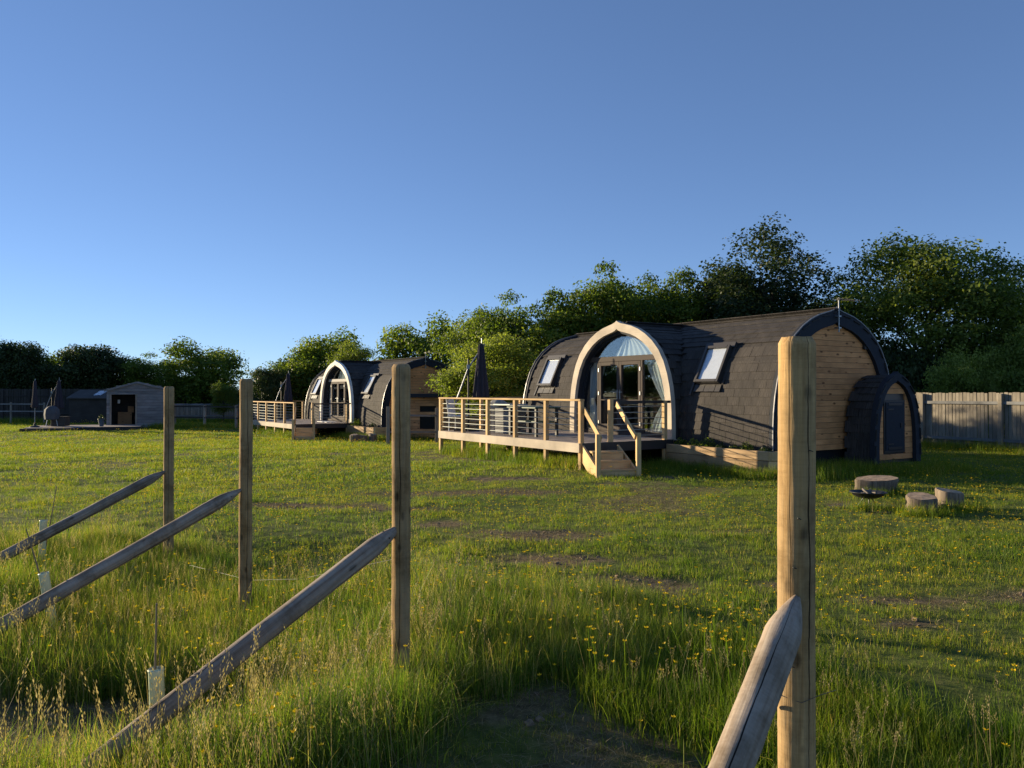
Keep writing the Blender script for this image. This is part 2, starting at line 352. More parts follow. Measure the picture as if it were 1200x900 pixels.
WORN = [(.15, 8.9, 1.0, .38), (1.15, 6.6, .45, .28), (3.0, 6.0, .55, .22), (4.3, 6.15, .9, .25), (2.15, 6.5, .4, .2), (-2.9, 11.6, 1.3, .35), (-.9, 9.9, .6, .3),
        (-1.4, 11.2, .7, .3), (-.7, 13.2, 1.6, .4), (.5, 7.6, .9, .3), (2.9, 15.6, .5, .22), (2.05, 3.6, .35, .25), (5.15, 11.4, .55, .5), (2.4, 9.0, .5, .2), (-.2, 15.2, 1.2, .3), (2.75, 5.4, .3, .12), (6.4, 7.6, .8, .2)]
def worn(x, y):
    x = np.asarray(x, float); y = np.asarray(y, float); a = np.zeros(x.shape)
    nz = fbm(x*1.9, y*1.9, 21)
    for cx, cy, rx, ry in WORN:
        d = np.hypot((x-cx)/rx, (y-cy)/ry); a = np.maximum(a, 1-ss(.55, 1.25, d+(nz-.5)*1.6))
    a = np.maximum(a, .72*inpoly(x, y, PATH)*ss(.38, .62, nz)); a = np.maximum(a, .8*inpoly(x, y, GAP))
    a = np.maximum(a, .6*ss(.65, .76, fbm(x*.45, y*.45, 33))*(y > 5))
    return a
def axis(lo, hi, step0, growth, c=0.0):
    p = [c]; s = step0
    while p[-1] < hi: p.append(p[-1]+s); s *= growth
    q = [c]; s = step0
    while q[-1] > lo: q.append(q[-1]-s); s *= growth
    return np.array(sorted(set(q+p)))
gx = axis(-3000, 3000, .09, 1.035); gy = axis(-1500, 4500, .09, 1.028, 3.0)
XX, YY = np.meshgrid(gx, gy); V = np.stack([XX.ravel(), YY.ravel(), gz(XX, YY).ravel()], 1)
nx, ny = len(gx), len(gy); I = (np.arange(ny-1)[:, None]*nx+np.arange(nx-1)[None]).ravel()
gm = npmesh('meadow_ground', V, np.stack([I, I+1, I+nx+1, I+nx], 1), 'ground', smooth=True)
a = gm.attributes.new('worn', 'FLOAT', 'POINT'); a.data.foreach_set('value', worn(V[:, 0], V[:, 1]).astype(np.float32))
tag(link('meadow_ground', gm), 'uneven grassy field with worn brown patches', kind='structure')

# ------------------------------------------------------------------ the pods
PROF = [(1, 0), (1, .14), (.998, .24), (.988, .34), (.965, .44), (.925, .54), (.865, .64), (.775, .735), (.665, .81), (.54, .87), (.41, .915), (.285, .945), (.175, .962), (.09, .974), (.035, .986), (0, 1.0)]
PF = np.array([p[0] for p in PROF]); PZ = np.array([p[1] for p in PROF])
def zprof(f): return np.interp(np.abs(f), PF[::-1], PZ[::-1])
def wprof(z): return np.interp(z, PZ, PF)
def outline(hw, z0, z1, half=False):
    """points from the left foot over the peak to the right foot, (across, up)"""
    L = [(-f*hw, z0+(z1-z0)*z) for f, z in PROF]
    return L+[(-a_, b_) for a_, b_ in L[-2::-1]]
W_, E_, V1, HW, ZM, ZPK, ZD = 3.845, 2.6, .23, 2.03, 3.33, 3.29, .49
VC = V1+HW; UC = -W_/2; HP = W_/2; UL = -W_-E_
Z0M, Z0P = 0.0, .40
def in_porch(u, v, z, pad=0.0): return v > -.01 and abs(u-UC) < HP-pad and z < Z0P+(ZPK-Z0P)*zprof((u-UC)/(HP-pad))-pad*.5 and v < VC
def in_main(u, v, z): return UL < u < E_ and abs(v-VC) < HW and z < Z0M+(ZM-Z0M)*zprof((v-VC)/HW)
def arc_samples(hw, z0, z1, step, zmin):
    """one flank: list of (f, z, tangent f, tangent z) at equal arc steps from zmin up to the ridge"""
    P = [Vector((f*hw, z0+(z1-z0)*z)) for f, z in PROF]; out = []; acc = 0; nxt = None; s = 0
    for a_, b_ in zip(P, P[1:]):
        L = (b_-a_).length; t = (b_-a_)/L; q = 0
        while True:
            if nxt is None:
                if b_.y < zmin: break
                q = max(0, (zmin-a_.y)/max(t.y, 1e-6)) if a_.y < zmin else 0; nxt = s+q
            if nxt <= s+L:
                p = a_+t*(nxt-s); out.append((p.x, p.y, t.x, t.y)); nxt += step
            else: break
        s += L
    return out
def ring(mb, hw, z0, z1, wd, fn, t0, t1, zcut):
    """flat arch ring of width wd as quads"""
    o = outline(hw, z0, z1); i_ = outline(hw-wd, z0, z1-wd*1.05)
    o = [(a_, max(b_, zcut)) for a_, b_ in o]; i_ = [(a_, max(b_, zcut)) for a_, b_ in i_]; n = len(o)
    vs = [fn(a_, b_, t0) for a_, b_ in o]+[fn(a_, b_, t0) for a_, b_ in i_]+[fn(a_, b_, t1) for a_, b_ in o]+[fn(a_, b_, t1) for a_, b_ in i_]
    f = []
    for k in range(n-1):
        f += [(k, k+1, n+k+1, n+k), (2*n+k, 3*n+k, 3*n+k+1, 2*n+k+1), (k, 2*n+k, 2*n+k+1, k+1), (n+k, n+k+1, 3*n+k+1, 3*n+k)]
    f += [(0, n, 3*n, 2*n), (n-1, 3*n-1, 4*n-1, 2*n-1)]
    mb.add(vs, f); return mb
fnM = lambda a_, b_, t: (t, VC+a_, b_)            # main barrel: outline across v, extruded along u
fnP = lambda a_, b_, t: (UC+a_, t, b_)            # porch: outline across u, extruded along v
shingle_mesh = None
def shingle_proto():
    global shingle_mesh
    if shingle_mesh is None:
        b_ = MB(); b_.box((0, .0, 0), (.324, .25, .016)); shingle_mesh = b_.mesh('shingle', 'shingle')
    return shingle_mesh
BOX8 = None
def shingle_frame(axis_v, up_v, pos, tilt=.055):
    x = Vector(axis_v); y = Vector(up_v).normalized(); z = x.cross(y)
    r = Matrix((x, y, z)).transposed(); r = r @ Matrix.Rotation(-tilt, 3, 'X')
    m_ = r.to_4x4(); m_.translation = Vector(pos); return m_

def arch_planks(parent, fn, hw, z0, z1, zlo, t0, t1, h=.125, mat='clad_y', single=True, hole=None):
    z = zlo; k = 0; jm = MB()
    while z < z1-.03:
        zt = min(z+h-.007, z1-.012)
        zs = np.linspace(z, zt, 3)
        wv = [max(.01, hw*float(wprof((q-z0)/(z1-z0)))) for q in zs]
        runs = [(-1, 1)]
        poly = [(-wv[i], zs[i]) for i in range(3)][::-1]+[(wv[i], zs[i]) for i in range(3)]
        polys = [poly]
        if hole and zt > hole[2] and z < hole[3]:
            polys = [[(-wv[2], zt), (-wv[0], z), (hole[0], z), (hole[0], zt)], [(hole[1], zt), (hole[1], z), (wv[0], z), (wv[2], zt)]]
        for pl in polys:
            b_ = MB() if single else jm
            off = random.uniform(0, .003)
            b_.prism(pl, fn, t0, t1+off)
            if single: b_.build('plank', mat, parent)
        z += h; k += 1
    if not single: tag(jm.build('plank', mat, parent), kind='stuff')

def make_pod(root, main):
    """local x = along the main barrel towards its near end, local y = away from the porch"""
    gl = MB()
    # --- roof shells
    o = outline(HW-.03, Z0M, ZM-.03); i_ = outline(HW-.12, Z0M, ZM-.14); n = len(o)
    us = np.linspace(UL+.05, E_-.02, 34); b_ = MB()
    for pts, flip in ((o, 0), (i_, 1)):
        base = [[fnM(a_, max(z_, .12), u) for a_, z_ in pts] for u in us]
        for iu in range(len(us)-1):
            for k in range(n-1):
                q = [base[iu][k], base[iu+1][k], base[iu+1][k+1], base[iu][k+1]]
                c_ = [sum(p[d] for p in q)/4 for d in range(3)]
                if c_[1] < VC and in_porch(c_[0], c_[1], c_[2], .16): continue
                b_.add(q, [(0, 1, 2, 3)])
    roof = b_.build('roof', 'shingle', root)
    b_ = MB(); vs_ = np.linspace(.10, VC+.1, 12)
    for (dh, dz) in ((.03, .03), (.10, .12)):
        pts = outline(HP-dh, Z0P, ZPK-dz); n = len(pts)
        base = [[fnP(a_, z_, v) for a_, z_ in pts] for v in vs_]
        for iv in range(len(vs_)-1):
            for k in range(n-1):
                q = [base[iv][k], base[iv+1][k], base[iv+1][k+1], base[iv][k+1]]
                c_ = [sum(p[d] for p in q)/4 for d in range(3)]
                if in_main(c_[0], c_[1]-.15, c_[2]+.05): continue
                b_.add(q, [(0, 1, 2, 3)])
    proof = b_.build('porch_roof', 'shingle', root)
    # --- shingles
    put = []                                        # (matrix, parent, weight)
    cs = arc_samples(HW, Z0M, ZM, .185, .30)
    for side in (-1, 1):
        for i, (f, z, tf, tz) in enumerate(cs):
            u = UL+.10+(.165 if i % 2 else 0)
            while u < E_+.06:
                v = VC+side*f; uu = u+random.uniform(-.004, .004)
                if not in_porch(uu, v, z, -.02) and not (side > 0 and i < 2):
                    m_ = shingle_frame((side*-1.0, 0, 0), (0, side*tf, tz), (uu, v, z), .06+random.uniform(-.006, .006))
                    near = side < 0 and u > -.6
                    put.append((m_, roof, (0 if near else 2 if side < 0 else 3)))
                u += .33
    cs = arc_samples(HP, Z0P, ZPK, .185, .42)
    for side in (-1, 1):
        for i, (f, z, tf, tz) in enumerate(cs):
            v = .24+(.165 if i % 2 else 0)
            while v < VC+.1:
                u = UC+side*f; vv = v+random.uniform(-.004, .004)
                if not in_main(u, vv, z-.02):
                    m_ = shingle_frame((0, side*1.0, 0), (side*tf, 0, tz), (u, vv, z), .06+random.uniform(-.006, .006))
                    put.append((m_, proof, (1 if side > 0 else 3)))
                v += .33
    # outward normal must point away from the barrel
    put.sort(key=lambda q: q[2]); jm = {roof: MB(), proof: MB()}; cnt = 0
    for m_, par, wgt in put:
        if main and cnt < 300 and wgt < 3:
            so_ = link('shingle', shingle_proto(), par); so_.matrix_local = m_; cnt += 1
        else: jm[par].box((0, 0, 0), (.324, .25, .016), M4=m_, t=random.random()+.001)
    for par, q in jm.items():
        if q.v: tag(q.build('shingle', 'shingle', par), kind='stuff')
    # ridge caps
    b_ = MB()
    for k in range(int((E_-UL)/.3)):
        for sg in (-1, 1):
            b_.box((UL+.2+k*.3, VC+sg*.055, ZM-.008), (.31, .13, .014), rot=Matrix.Rotation(-sg*.34, 3, 'X') @ Matrix.Rotation(.02, 3, 'Y'), t=random.random()+.001)
    b_.build('ridge_cap', 'shingle', roof)
    b_ = MB()
    for k in range(7):
        for sg in (-1, 1):
            b_.box((UC+sg*.055, .3+k*.3, ZPK-.008), (.13, .31, .014), rot=Matrix.Rotation(sg*.34, 3, 'Y'), t=random.random()+.001)
    b_.build('ridge_cap', 'shingle', proof)
    # --- porch face
    tm = 'arch_trim' if main else 'arch_trim_pale'
    b_ = MB(); ring(b_, HP+.03, Z0P, ZPK+.06, .20, fnP, -.03, .10, ZD-.02); b_.build('porch_arch', tm, root, bevel=.004)
    b_ = MB(); ring(b_, HP-.14, Z0P, ZPK-.16, .05, fnP, .06, .40, ZD-.02); b_.build('soffit', 'charcoal', root)
    VG = .22                                        # plane of the glazing
    fr = 'frame_brown'
    zt = ZD+1.86; hi = HP-.20; inn = lambda z: hi*float(wprof((z-Z0P)/((ZPK-.22)-Z0P)))
    b_ = MB(); ring(b_, HP-.185, Z0P, ZPK-.21, .045, fnP, VG-.04, VG+.04, ZD); b_.build('glazing_frame', 'charcoal', root)
    b_ = MB(); b_.box((UC, VG, zt+.06), (2*inn(zt)-.04, .09, .13)); b_.build('transom', fr if main else 'frame_pale', root, bevel=.005)
    b_ = MB(); b_.box((UC, VG, ZD+.05), (2*inn(ZD+.1)-.02, .10, .09)); b_.build('threshold', fr, root, bevel=.005)
    DL, DR, DC = UC-.96, UC+.66, UC-.15
    for x in (DL-.035, DR+.035):
        b_ = MB(); b_.box((x, VG, (ZD+.1+zt)/2), (.065, .085, zt-ZD-.105)); b_.build('mullion', fr, root, bevel=.004)
    for x0, x1, hs in ((DL, DC, 1), (DC, DR, -1)):
        d = MB(); s_ = .085; z0, z1 = ZD+.10, zt-.01
        d.box((x0+.004+s_/2, VG-.01, (z0+z1)/2), (s_, .07, z1-z0)); d.box((x1-.004-s_/2, VG-.01, (z0+z1)/2), (s_, .07, z1-z0))
        for zz, hh in ((z0+.08, .16), (z1-.045, .09), (z0+.78, .03)): d.box(((x0+x1)/2, VG-.01, zz), (x1-x0-2*s_-.008, .066, hh))
        dr = d.build('door', fr, root, bevel=.003)
        g = MB(); g.box(((x0+x1)/2, VG, (z0+z1)/2), (x1-x0-.15, .012, z1-z0-.2)); g.build('glass_pane', 'glass', dr)
        hx = x1-.05 if hs > 0 else x0+.05
        g = MB(); g.box((hx, VG-.055, z0+.92), (.025, .02, .24)); g.beam((hx, VG-.085, z0+.98), (hx-hs*.11, VG-.085, z0+.98), .018, .018); g.box((hx, VG-.07, z0+.98), (.018, .04, .018)); g.build('handle', 'grey_metal', dr)
        hg = MB(); ox = x0+.01 if hs > 0 else x1-.01
        for zz in (.2, .95, 1.55): hg.box((ox, VG-.052, z0+zz), (.03, .02, .09))
        hg.build('hinge', 'grey_metal', dr)
    # sidelights and gable light
    for sg, e in ((-1, DL-.07), (1, DR+.07)):
        zs = np.linspace(ZD+.10, zt-.01, 8); pl = [(e-UC, float(z)) for z in zs]+[(sg*(inn(z)-.05), float(z)) for z in zs[::-1]]
        g = MB(); g.prism(pl, fnP, VG-.006, VG+.006); g.build('side_window', 'glass', root)
    zs = np.linspace(zt+.125, ZPK-.33, 12); pl = [(-(inn(z)-.04), float(z)) for z in zs]+[((inn(z)-.04), float(z)) for z in zs[::-1]]
    g = MB(); g.prism(pl, fnP, VG-.006, VG+.006); g.build('gable_window', 'glass', root)
    # curtains
    def sheet(name, fl, fr_, z0, z1, v0, n=60, nz=16, amp=.035, freq=9):
        Vs = []; T = []
        for j in range(nz+1):
            s = j/nz; z = z0+(z1-z0)*s; a_, c_ = fl(s), fr_(s)
            for i in range(n+1):
                t = i/n; Vs.append((a_+(c_-a_)*t, v0+amp*math.sin(t*freq*6.28+s*1.5)*(.6+.4*math.sin(t*5+2)), z))
        Fq = np.array([(j*(n+1)+i, j*(n+1)+i+1, (j+1)*(n+1)+i+1, (j+1)*(n+1)+i) for j in range(nz) for i in range(n)])
        link(name, npmesh(name, np.array(Vs), Fq, 'curtain', smooth=True), root)
    hw_i = lambda z: inn(min(z, ZPK-.3))-.10
    z0c, z1c = zt+.10, ZPK-.36
    cx = UC+.12
    sheet('curtain', lambda s: UC-.42*(1-s)-.05, lambda s: UC+hw_i(z0c+(z1c-z0c)*s)*.96, z0c, z1c, VG+.07, freq=7, amp=.03)
    for sg in (-1, 1):
        e0 = UC+sg*1.50; wd = .80 if sg > 0 else .60
        pin = lambda s: .22+.78*min(1, abs(s-.42)/.5)**.8
        fa = (lambda s, e0=e0, sg=sg, wd=wd: e0-sg*wd*pin(s)); fb = (lambda s, e0=e0: e0)
        sheet('curtain', fa, fb, ZD+.12, zt, VG+.10, freq=5, amp=.035)
    # inside: floor, furniture shapes seen dimly, wall at the back
    b_ = MB(); b_.box((UC, VG+1.3, ZD-.01), (W_-.5, 2.5, .04)); b_.build('floor', 'interior', root)
    b_ = MB(); b_.box((UC+.5, 3.35, ZD+.45), (2.2, .5, .9)); b_.box((UC-1.0, 3.4, ZD+1.0), (.5, .4, 2.0)); b_.build('kitchen_unit', 'interior', root)
    # --- base under the barrel
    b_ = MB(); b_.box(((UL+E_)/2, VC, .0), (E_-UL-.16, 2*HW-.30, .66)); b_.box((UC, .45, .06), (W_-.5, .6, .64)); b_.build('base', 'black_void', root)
    # --- gables
    for x, dr_, sgl in ((E_, 1, main), (UL, -1, False)):
        b_ = MB(); ring(b_, HW+.035, Z0M, ZM+.06, .29, fnM, x-.01*dr_, x+.10*dr_, .18); b_.build('barge_board', 'charcoal', root)
        b_ = MB(); ring(b_, HW+.055, Z0M, ZM+.085, .018, fnM, x+.088*dr_, x+.110*dr_, .18); b_.build('edge_trim', 'edge_metal', root)
        pl = [(a_, max(z_, .32)) for a_, z_ in outline(HW-.2, Z0M, ZM-.2)]
        b_ = MB(); b_.prism(pl, fnM, x-.06*dr_, x-.02*dr_); wl = b_.build('gable_wall', 'frame_dark', root)
        arch_planks(wl, fnM, HW-.22, Z0M, ZM-.22, .33, x-.02*dr_, x+.012*dr_, single=sgl, h=.118)
    b_ = MB(); b_.box((E_+.04, VC+1.12, 2.62), (.07, .20, .19)); b_.box((E_+.08, VC+1.12, 2.66), (.03, .16, .03)); b_.box((E_+.08, VC+1.12, 2.60), (.03, .16, .03)); b_.build('vent', 'black_metal', root)
    # aerial
    an = MB(); ax = E_+.17; an.tube([(ax, VC-.03, 2.86), (ax, VC-.03, 3.60)], .013, 8); an.build('aerial_pole', 'grey_metal', root)
    an = MB(); an.box((ax-.03, VC-.03, 2.95), (.12, .09, .03)); an.box((ax-.03, VC-.03, 3.2), (.12, .09, .03)); an.build('bracket', 'grey_metal', root)
    an = MB(); an.tube([(ax, VC-.08, 3.57), (ax, VC+.60, 3.57)], .009, 6)
    for k in range(9): an.tube([(ax-.13+.006*k, VC-.05+.08*k, 3.57), (ax+.13-.006*k, VC-.05+.08*k, 3.57)], .004, 5)
    an.box((ax, VC-.02, 3.57), (.07, .06, .05)); an.build('aerial', 'black_metal', root)
    # skylights on the front flank
    for uc_, zc in ((.80, 2.18), (-5.50, 2.14)):
        f0 = (zc-Z0M)/(ZM-Z0M); a0 = wprof(f0-.13)*HW; a1 = wprof(f0+.11)*HW
        p0 = Vector((uc_, VC-a0, zc-.13*ZM)); p1 = Vector((uc_, VC-a1, zc+.11*ZM)); up = (p1-p0).normalized(); L = (p1-p0).length+.02
        x = Vector((1, 0, 0)); nrm = x.cross(up); rot = Matrix((x, up, nrm)).transposed(); c_ = (p0+p1)/2+nrm*.035
        T = rot.to_4x4(); T.translation = c_
        wd = .72
        k = MB(); s_ = .065
        k.box((-wd/2+s_/2, 0, .04), (s_, L, .15), M4=T); k.box((wd/2-s_/2, 0, .04), (s_, L, .15), M4=T)
        k.box((0, L/2-s_/2, .045), (wd-2*s_-.004, s_, .15), M4=T); k.box((0, -L/2+s_/2, .045), (wd-2*s_-.004, s_, .15), M4=T)
        k.box((0, L/2+.04, .0), (wd+.16, .14, .10), M4=T)
        sk = k.build('skylight', 'frame_dark', root, bevel=.004)
        g = MB(); g.box((0, 0, .075), (wd-2*s_-.01, L-2*s_-.01, .012), M4=T); g.build('glass_pane', 'roof_glass', sk)
        g = MB(); g.box((0, 0, -.01), (wd-2*s_+.02, L-2*s_+.02, .01), M4=T @ Matrix.Translation((0, 0, .065))); g.build('sky_sheen_sheet', 'white_plastic', sk)  # white sheet behind the pane stands in for the bright sky reflection
        g = MB()
        for q in range(5): g.box((-.32+q*.16, -L/2-.10, -.02+.006*(q % 2)), (.15, .17, .02), M4=T)
        g.box((-.43, -.1, -.01), (.05, L+.35, .05), M4=T); g.box((.43, .02, -.01), (.05, L+.05, .05), M4=T)
        g.build('flashing', 'frame_dark', sk)
    # --- store pod against the near gable
    SV, SH, SZ, S1 = 3.37, .82, 1.97, E_+.70
    fnS = lambda a_, b_, t: (t, SV+a_, b_)
    b_ = MB(); pts = outline(SH-.03, .05, SZ-.03); n = len(pts)
    for t0, t1 in ((E_+.1, S1-.02),):
        vs = [fnS(a_, z_, t0) for a_, z_ in pts]+[fnS(a_, z_, t1) for a_, z_ in pts]
        b_.add(vs, [(k, k+1, n+k+1, n+k) for k in range(n-1)])
    sr = b_.build('store_roof', 'shingle', root)
    jm = MB()
    for side in (-1, 1):
        for i, (f, z, tf, tz) in enumerate(arc_samples(SH, .05, SZ, .17, .15)):
            u = E_+.22+(.15 if i % 2 else 0)
            while u < S1:
                m_ = shingle_frame((side*-1.0, 0, 0), (0, side*tf, tz), (u, SV+side*f, z), .05)
                jm.box((0, 0, 0), (.30, .25, .014), M4=m_, t=random.random()+.001); u += .31
    tag(jm.build('shingle', 'shingle', sr), kind='stuff')
    b_ = MB(); ring(b_, SH+.03, .05, SZ+.05, .18, fnS, S1-.01, S1+.10, .0); b_.build('store_arch', 'charcoal', root)
    pl = [(a_, z_) for a_, z_ in outline(SH-.12, .05, SZ-.13)]
    b_ = MB(); b_.prism(pl, fnS, S1-.06, S1-.02); sw = b_.build('store_wall', 'frame_dark', root)
    arch_planks(sw, fnS, SH-.14, .05, SZ-.15, .12, S1-.02, S1+.012, single=main, h=.118, hole=(-.41, .39, .25, 1.42))
    b_ = MB(); b_.box((S1+.005, SV-.01, .83), (.04, .76, 1.14)); b_.build('store_door_frame', 'black_metal', root, bevel=.004)
    b_ = MB(); b_.box((S1+.025, SV-.01, .83), (.03, .66, 1.04)); sdr = b_.build('store_door', 'charcoal', root, bevel=.004)
    b_ = MB(); b_.box((S1+.05, SV+.2, .85), (.02, .03, .1)); b_.build('handle', 'black_metal', sdr)
    b_ = MB()
    for zz in (.45, 1.2): b_.box((S1+.048, SV-.18, zz), (.012, .20, .03))
    b_.box((S1+.044, SV-.01, .36), (.012, .5, .05)); b_.box((S1+.044, SV-.01, 1.31), (.012, .5, .05)); b_.build('hinge', 'black_metal', sdr)

def make_deck(root, main):
    U0, V0, ZB = -6.42, -2.6, -.8
    # fascia boards
    b_ = MB(); b_.box(((U0)/2, V0-.062, ZD-.10), (-U0+.06, .028, .20)); b_.build('fascia', 'fascia_board', root, bevel=.003)
    b_ = MB(); b_.box((U0-.045, (V0+.1)/2, ZD-.10), (.028, .1-V0, .20)); b_.build('fascia', 'fascia_board', root, bevel=.003)
    b_ = MB(); b_.box((.045, (V0+.0)/2, ZD-.10), (.028, -V0-.0, .20)); b_.build('fascia', 'frame_dark', root, bevel=.003)
    bm_ = MB(); bm_.box((U0/2, (-2.48)/2, 0), (-U0-.12, 2.45, .025)); me = None
    k = 0; v = V0+.03
    while v < .45:
        if me is None:
            q = MB(); q.box((0, 0, 0), (-U0+.04, .135, .026)); me = q.mesh('deck_board', 'deck_board')
        link('deck_board', me, root, (U0/2, v, ZD-.013)); v += .142; k += 1
    j = MB()
    for u in np.linspace(U0+.1, -.1, 9): j.box((u, (V0+.3)/2, ZD-.115), (.05, -V0+.2, .17))
    j.build('joist', 'timber_y', root)
    # posts run from the ground to the handrail
    def post(u, v, top): 
        b2 = MB(); b2.box((0, 0, (ZB+top)/2), (.095, .095, top-ZB)); b2.build('post', 'timber_z', root, bevel=.006, loc=(u, v, 0))
    RT = ZD+.89
    for k in range(6): post(U0+k*(-U0)/5, V0, RT)
    for v in (-1.3, .05): post(U0, v, RT)
    for v in (-1.80, -.22): post(.0, v, RT+(.03 if v < -1 else 0))
    for u, v in ((-5.1, -1.2), (-3.8, -1.2), (-2.5, -1.2), (-1.2, -1.2)): 
        b2 = MB(); b2.box((0, 0, (ZB+ZD-.2)/2), (.095, .095, ZD-.2-ZB)); b2.build('support_post', 'timber_z', root, loc=(u, v, 0))
    for a_, c_ in (((U0-.05, V0, RT+.022), (.05, V0, RT+.022)), ((U0, V0+.062, RT+.022), (U0, .1, RT+.022))):
        b2 = MB(); b2.beam(a_, c_, .12, .042); b2.build('handrail', 'timber_x' if a_[1] == c_[1] else 'timber_y', root, bevel=.005)
    b2 = MB(); b2.beam((0, -1.75, RT-.03), (0, -.05, RT-.03), .045, .06); b2.build('handrail', 'frame_dark', root)
    for q in range(6):
        z = ZD+.12+q*.128
        for a_, c_ in (((U0, V0-.005, z), (0, V0-.005, z)), ((U0, V0, z+.004), (U0, .05, z+.004)), ((0, -1.80, z), (0, -.22, z))):
            b2 = MB(); b2.tube([a_, c_], .008, 8); b2.build('rail', 'rail_tube', root, smooth=True)
    for q in range(5):          # back rail of the deck by the barrel end
        pass

def make_steps(root):
    """local x across, -y downwards; local z 0 = deck datum"""
    W2 = .78
    for k, z in enumerate((.33, .17, .01)):
        y0 = -.18-.30*k
        b_ = MB(); b_.box((W2/2+.02*k, y0-.15, z), (W2-.10+.06*k, .33, .04)); b_.build('tread', 'timber_x', root, bevel=.004)
        b_ = MB(); b_.box((W2/2+.02*k, y0-.30, z-.10), (W2-.12+.06*k, .03, .155)); b_.build('riser', 'timber_x', root, bevel=.003)
    for x in (.0, W2):
        b_ = MB(); b_.prism([(.0, .45), (.0, .1), (-1.02, -.35), (-1.10, -.35), (-1.10, .02)], lambda a_, c_, t: (t, a_, c_), x-.022, x+.022); b_.build('stringer', 'timber_y', root)
    for x, top in ((-.03, .74), (W2+.03, .76)):
        b_ = MB(); b_.box((0, 0, top/2-.2), (.09, .09, top+.4)); b_.build('newel_post', 'timber_z', root, bevel=.006, loc=(x, -1.12, 0))
    for x, a_, c_ in ((-.03, 1.20, .64), (W2+.03, 1.32, .68)):
        b_ = MB(); b_.beam((x+.06*(1 if x > .5 else -1)*-1, .0, a_), (x+.06*(1 if x > .5 else -1)*-1, -1.12, c_), .035, .125); b_.build('stair_handrail', 'timber_y', root, bevel=.005)

POD1 = ((3.655, 18.286, 0), .565-math.pi/2)
POD2 = ((-7.139, 35.59, -.303), .597-math.pi/2)
pods = []
for (loc, rz), mainp, lb in ((POD1, True, 'large near charcoal shingled camping pod with arched glazed porch and beige trim'), (POD2, False, 'far charcoal shingled camping pod with pale cream arched porch')):
    r = empty('camping_pod', loc, rz, lb, 'camping pod', 'arched camping pods'); make_pod(r, mainp)
    d = empty('timber_deck', loc, rz, 'raised timber deck with metal rails in front of the '+('near pod' if mainp else 'far pod'), 'deck', 'raised decks'); make_deck(d, mainp)
    cs_, sn_ = math.cos(rz), math.sin(rz)
    L2W = lambda u, v, z=0, loc=loc, cs_=cs_, sn_=sn_: (loc[0]+u*cs_-v*sn_, loc[1]+u*sn_+v*cs_, loc[2]+z)
    pods.append(L2W)
    p = L2W(0, -2.58); s = empty('timber_steps', (p[0]+.02, p[1]-.04, p[2]), rz+R(58+11.5) if mainp else rz+R(68), 'wooden steps with sloping handrails up to the deck of the '+('near pod' if mainp else 'far pod'), 'steps', 'deck steps'); make_steps(s)
    # planter box beside the porch
    pr = empty('planter_box', L2W(1.55, 0), rz, 'long sleeper planter box beside the '+('near' if mainp else 'far')+' pod wall', 'planter', 'planter boxes')
    for q in range(3):
        b_ = MB(); b_.box((-.02, -.22, -.07+q*.19), (2.86, .10, .182)); b_.build('sleeper', 'sleeper', pr, bevel=.008)
        b_ = MB(); b_.box((1.46, .03, -.07+q*.19), (.10, .60, .182)); b_.build('sleeper', 'timber_y', pr, bevel=.008)
    b_ = MB(); b_.box((-.02, .04, .16), (2.84, .42, .36)); b_.build('soil', 'soil', pr)

# ------------------------------------------------------------------ foreground fence posts and braces
def log_mesh(name, L, r, mat, seed, point=0.0, crack=True, top_round=.012, n=56):
    rs = np.random.default_rng(seed); nz = max(30, int(L/.018)); Vs = []; ph = rs.uniform(0, 6.28); 
    ca = rs.uniform(-.6, .6)-math.pi/2+.5
    kn = [(rs.uniform(0, 6.28), rs.uniform(.1, L-.1)) for _ in range(int(L*5))]
    for j in range(nz+1):
        z = L*j/nz; rr = r
        if point and z > L-point:
            t = (z-(L-point))/point; rr = r*(1-(.25*t+.75*t**1.6)*.80)
        elif not point and z > L-top_round: rr = r-(z-(L-top_round))*.8
        for i in range(n):
            a_ = 2*math.pi*i/n
            d = .0010*math.sin(z*5+a_*3+ph)+.0003*math.sin(a_*7+z*23)+.00025*rs.normal()
            for ka, kz in kn:
                da = (a_-ka+math.pi) % (2*math.pi)-math.pi; q = (da*r/.02)**2+((z-kz)/.025)**2
                d += .0016*math.exp(-q)
            if False:
                c0 = ca+.10*math.sin(z*2.1+ph)+.02*math.sin(z*17); da = (a_-c0+math.pi) % (2*math.pi)-math.pi
                d -= .009*math.exp(-(da*r/.0028)**2)*(.4+.6*math.sin(z*1.7+1)**2)
            Vs.append(((rr+d)*math.cos(a_), (rr+d)*math.sin(a_), z+.0008*math.sin(a_*5)))
    Vs = np.array(Vs); I = np.array([(j*n+i, j*n+(i+1) % n, (j+1)*n+(i+1) % n, (j+1)*n+i) for j in range(nz) for i in range(n)])
    Vs = np.vstack([Vs, [[0, 0, L]]]); c = len(Vs)-1; cap = np.array([(nz*n+i, nz*n+(i+1) % n, c, c) for i in range(n)])
    me = bpy.data.meshes.new(name); me.from_pydata(Vs.tolist(), [], I.tolist()+[tuple(q[:3]) for q in cap.tolist()]); me.materials.append(M[mat])
    me.polygons.foreach_set('use_smooth', [True]*len(I)+[False]*n); me.update(); return me
POSTS = [(.786, 2.23, 1.732, .0500, 'nearest round fence post, tall at the right foreground'), (-.59, 4.25, 1.725, .049, 'round fence post standing in tall grass left of the picture centre'),
         (-2.08, 6.24, 1.68, .050, 'second farthest round fence post in the brace row'), (-3.52, 8.2, 1.633, .050, 'farthest round fence post of the braced row')]
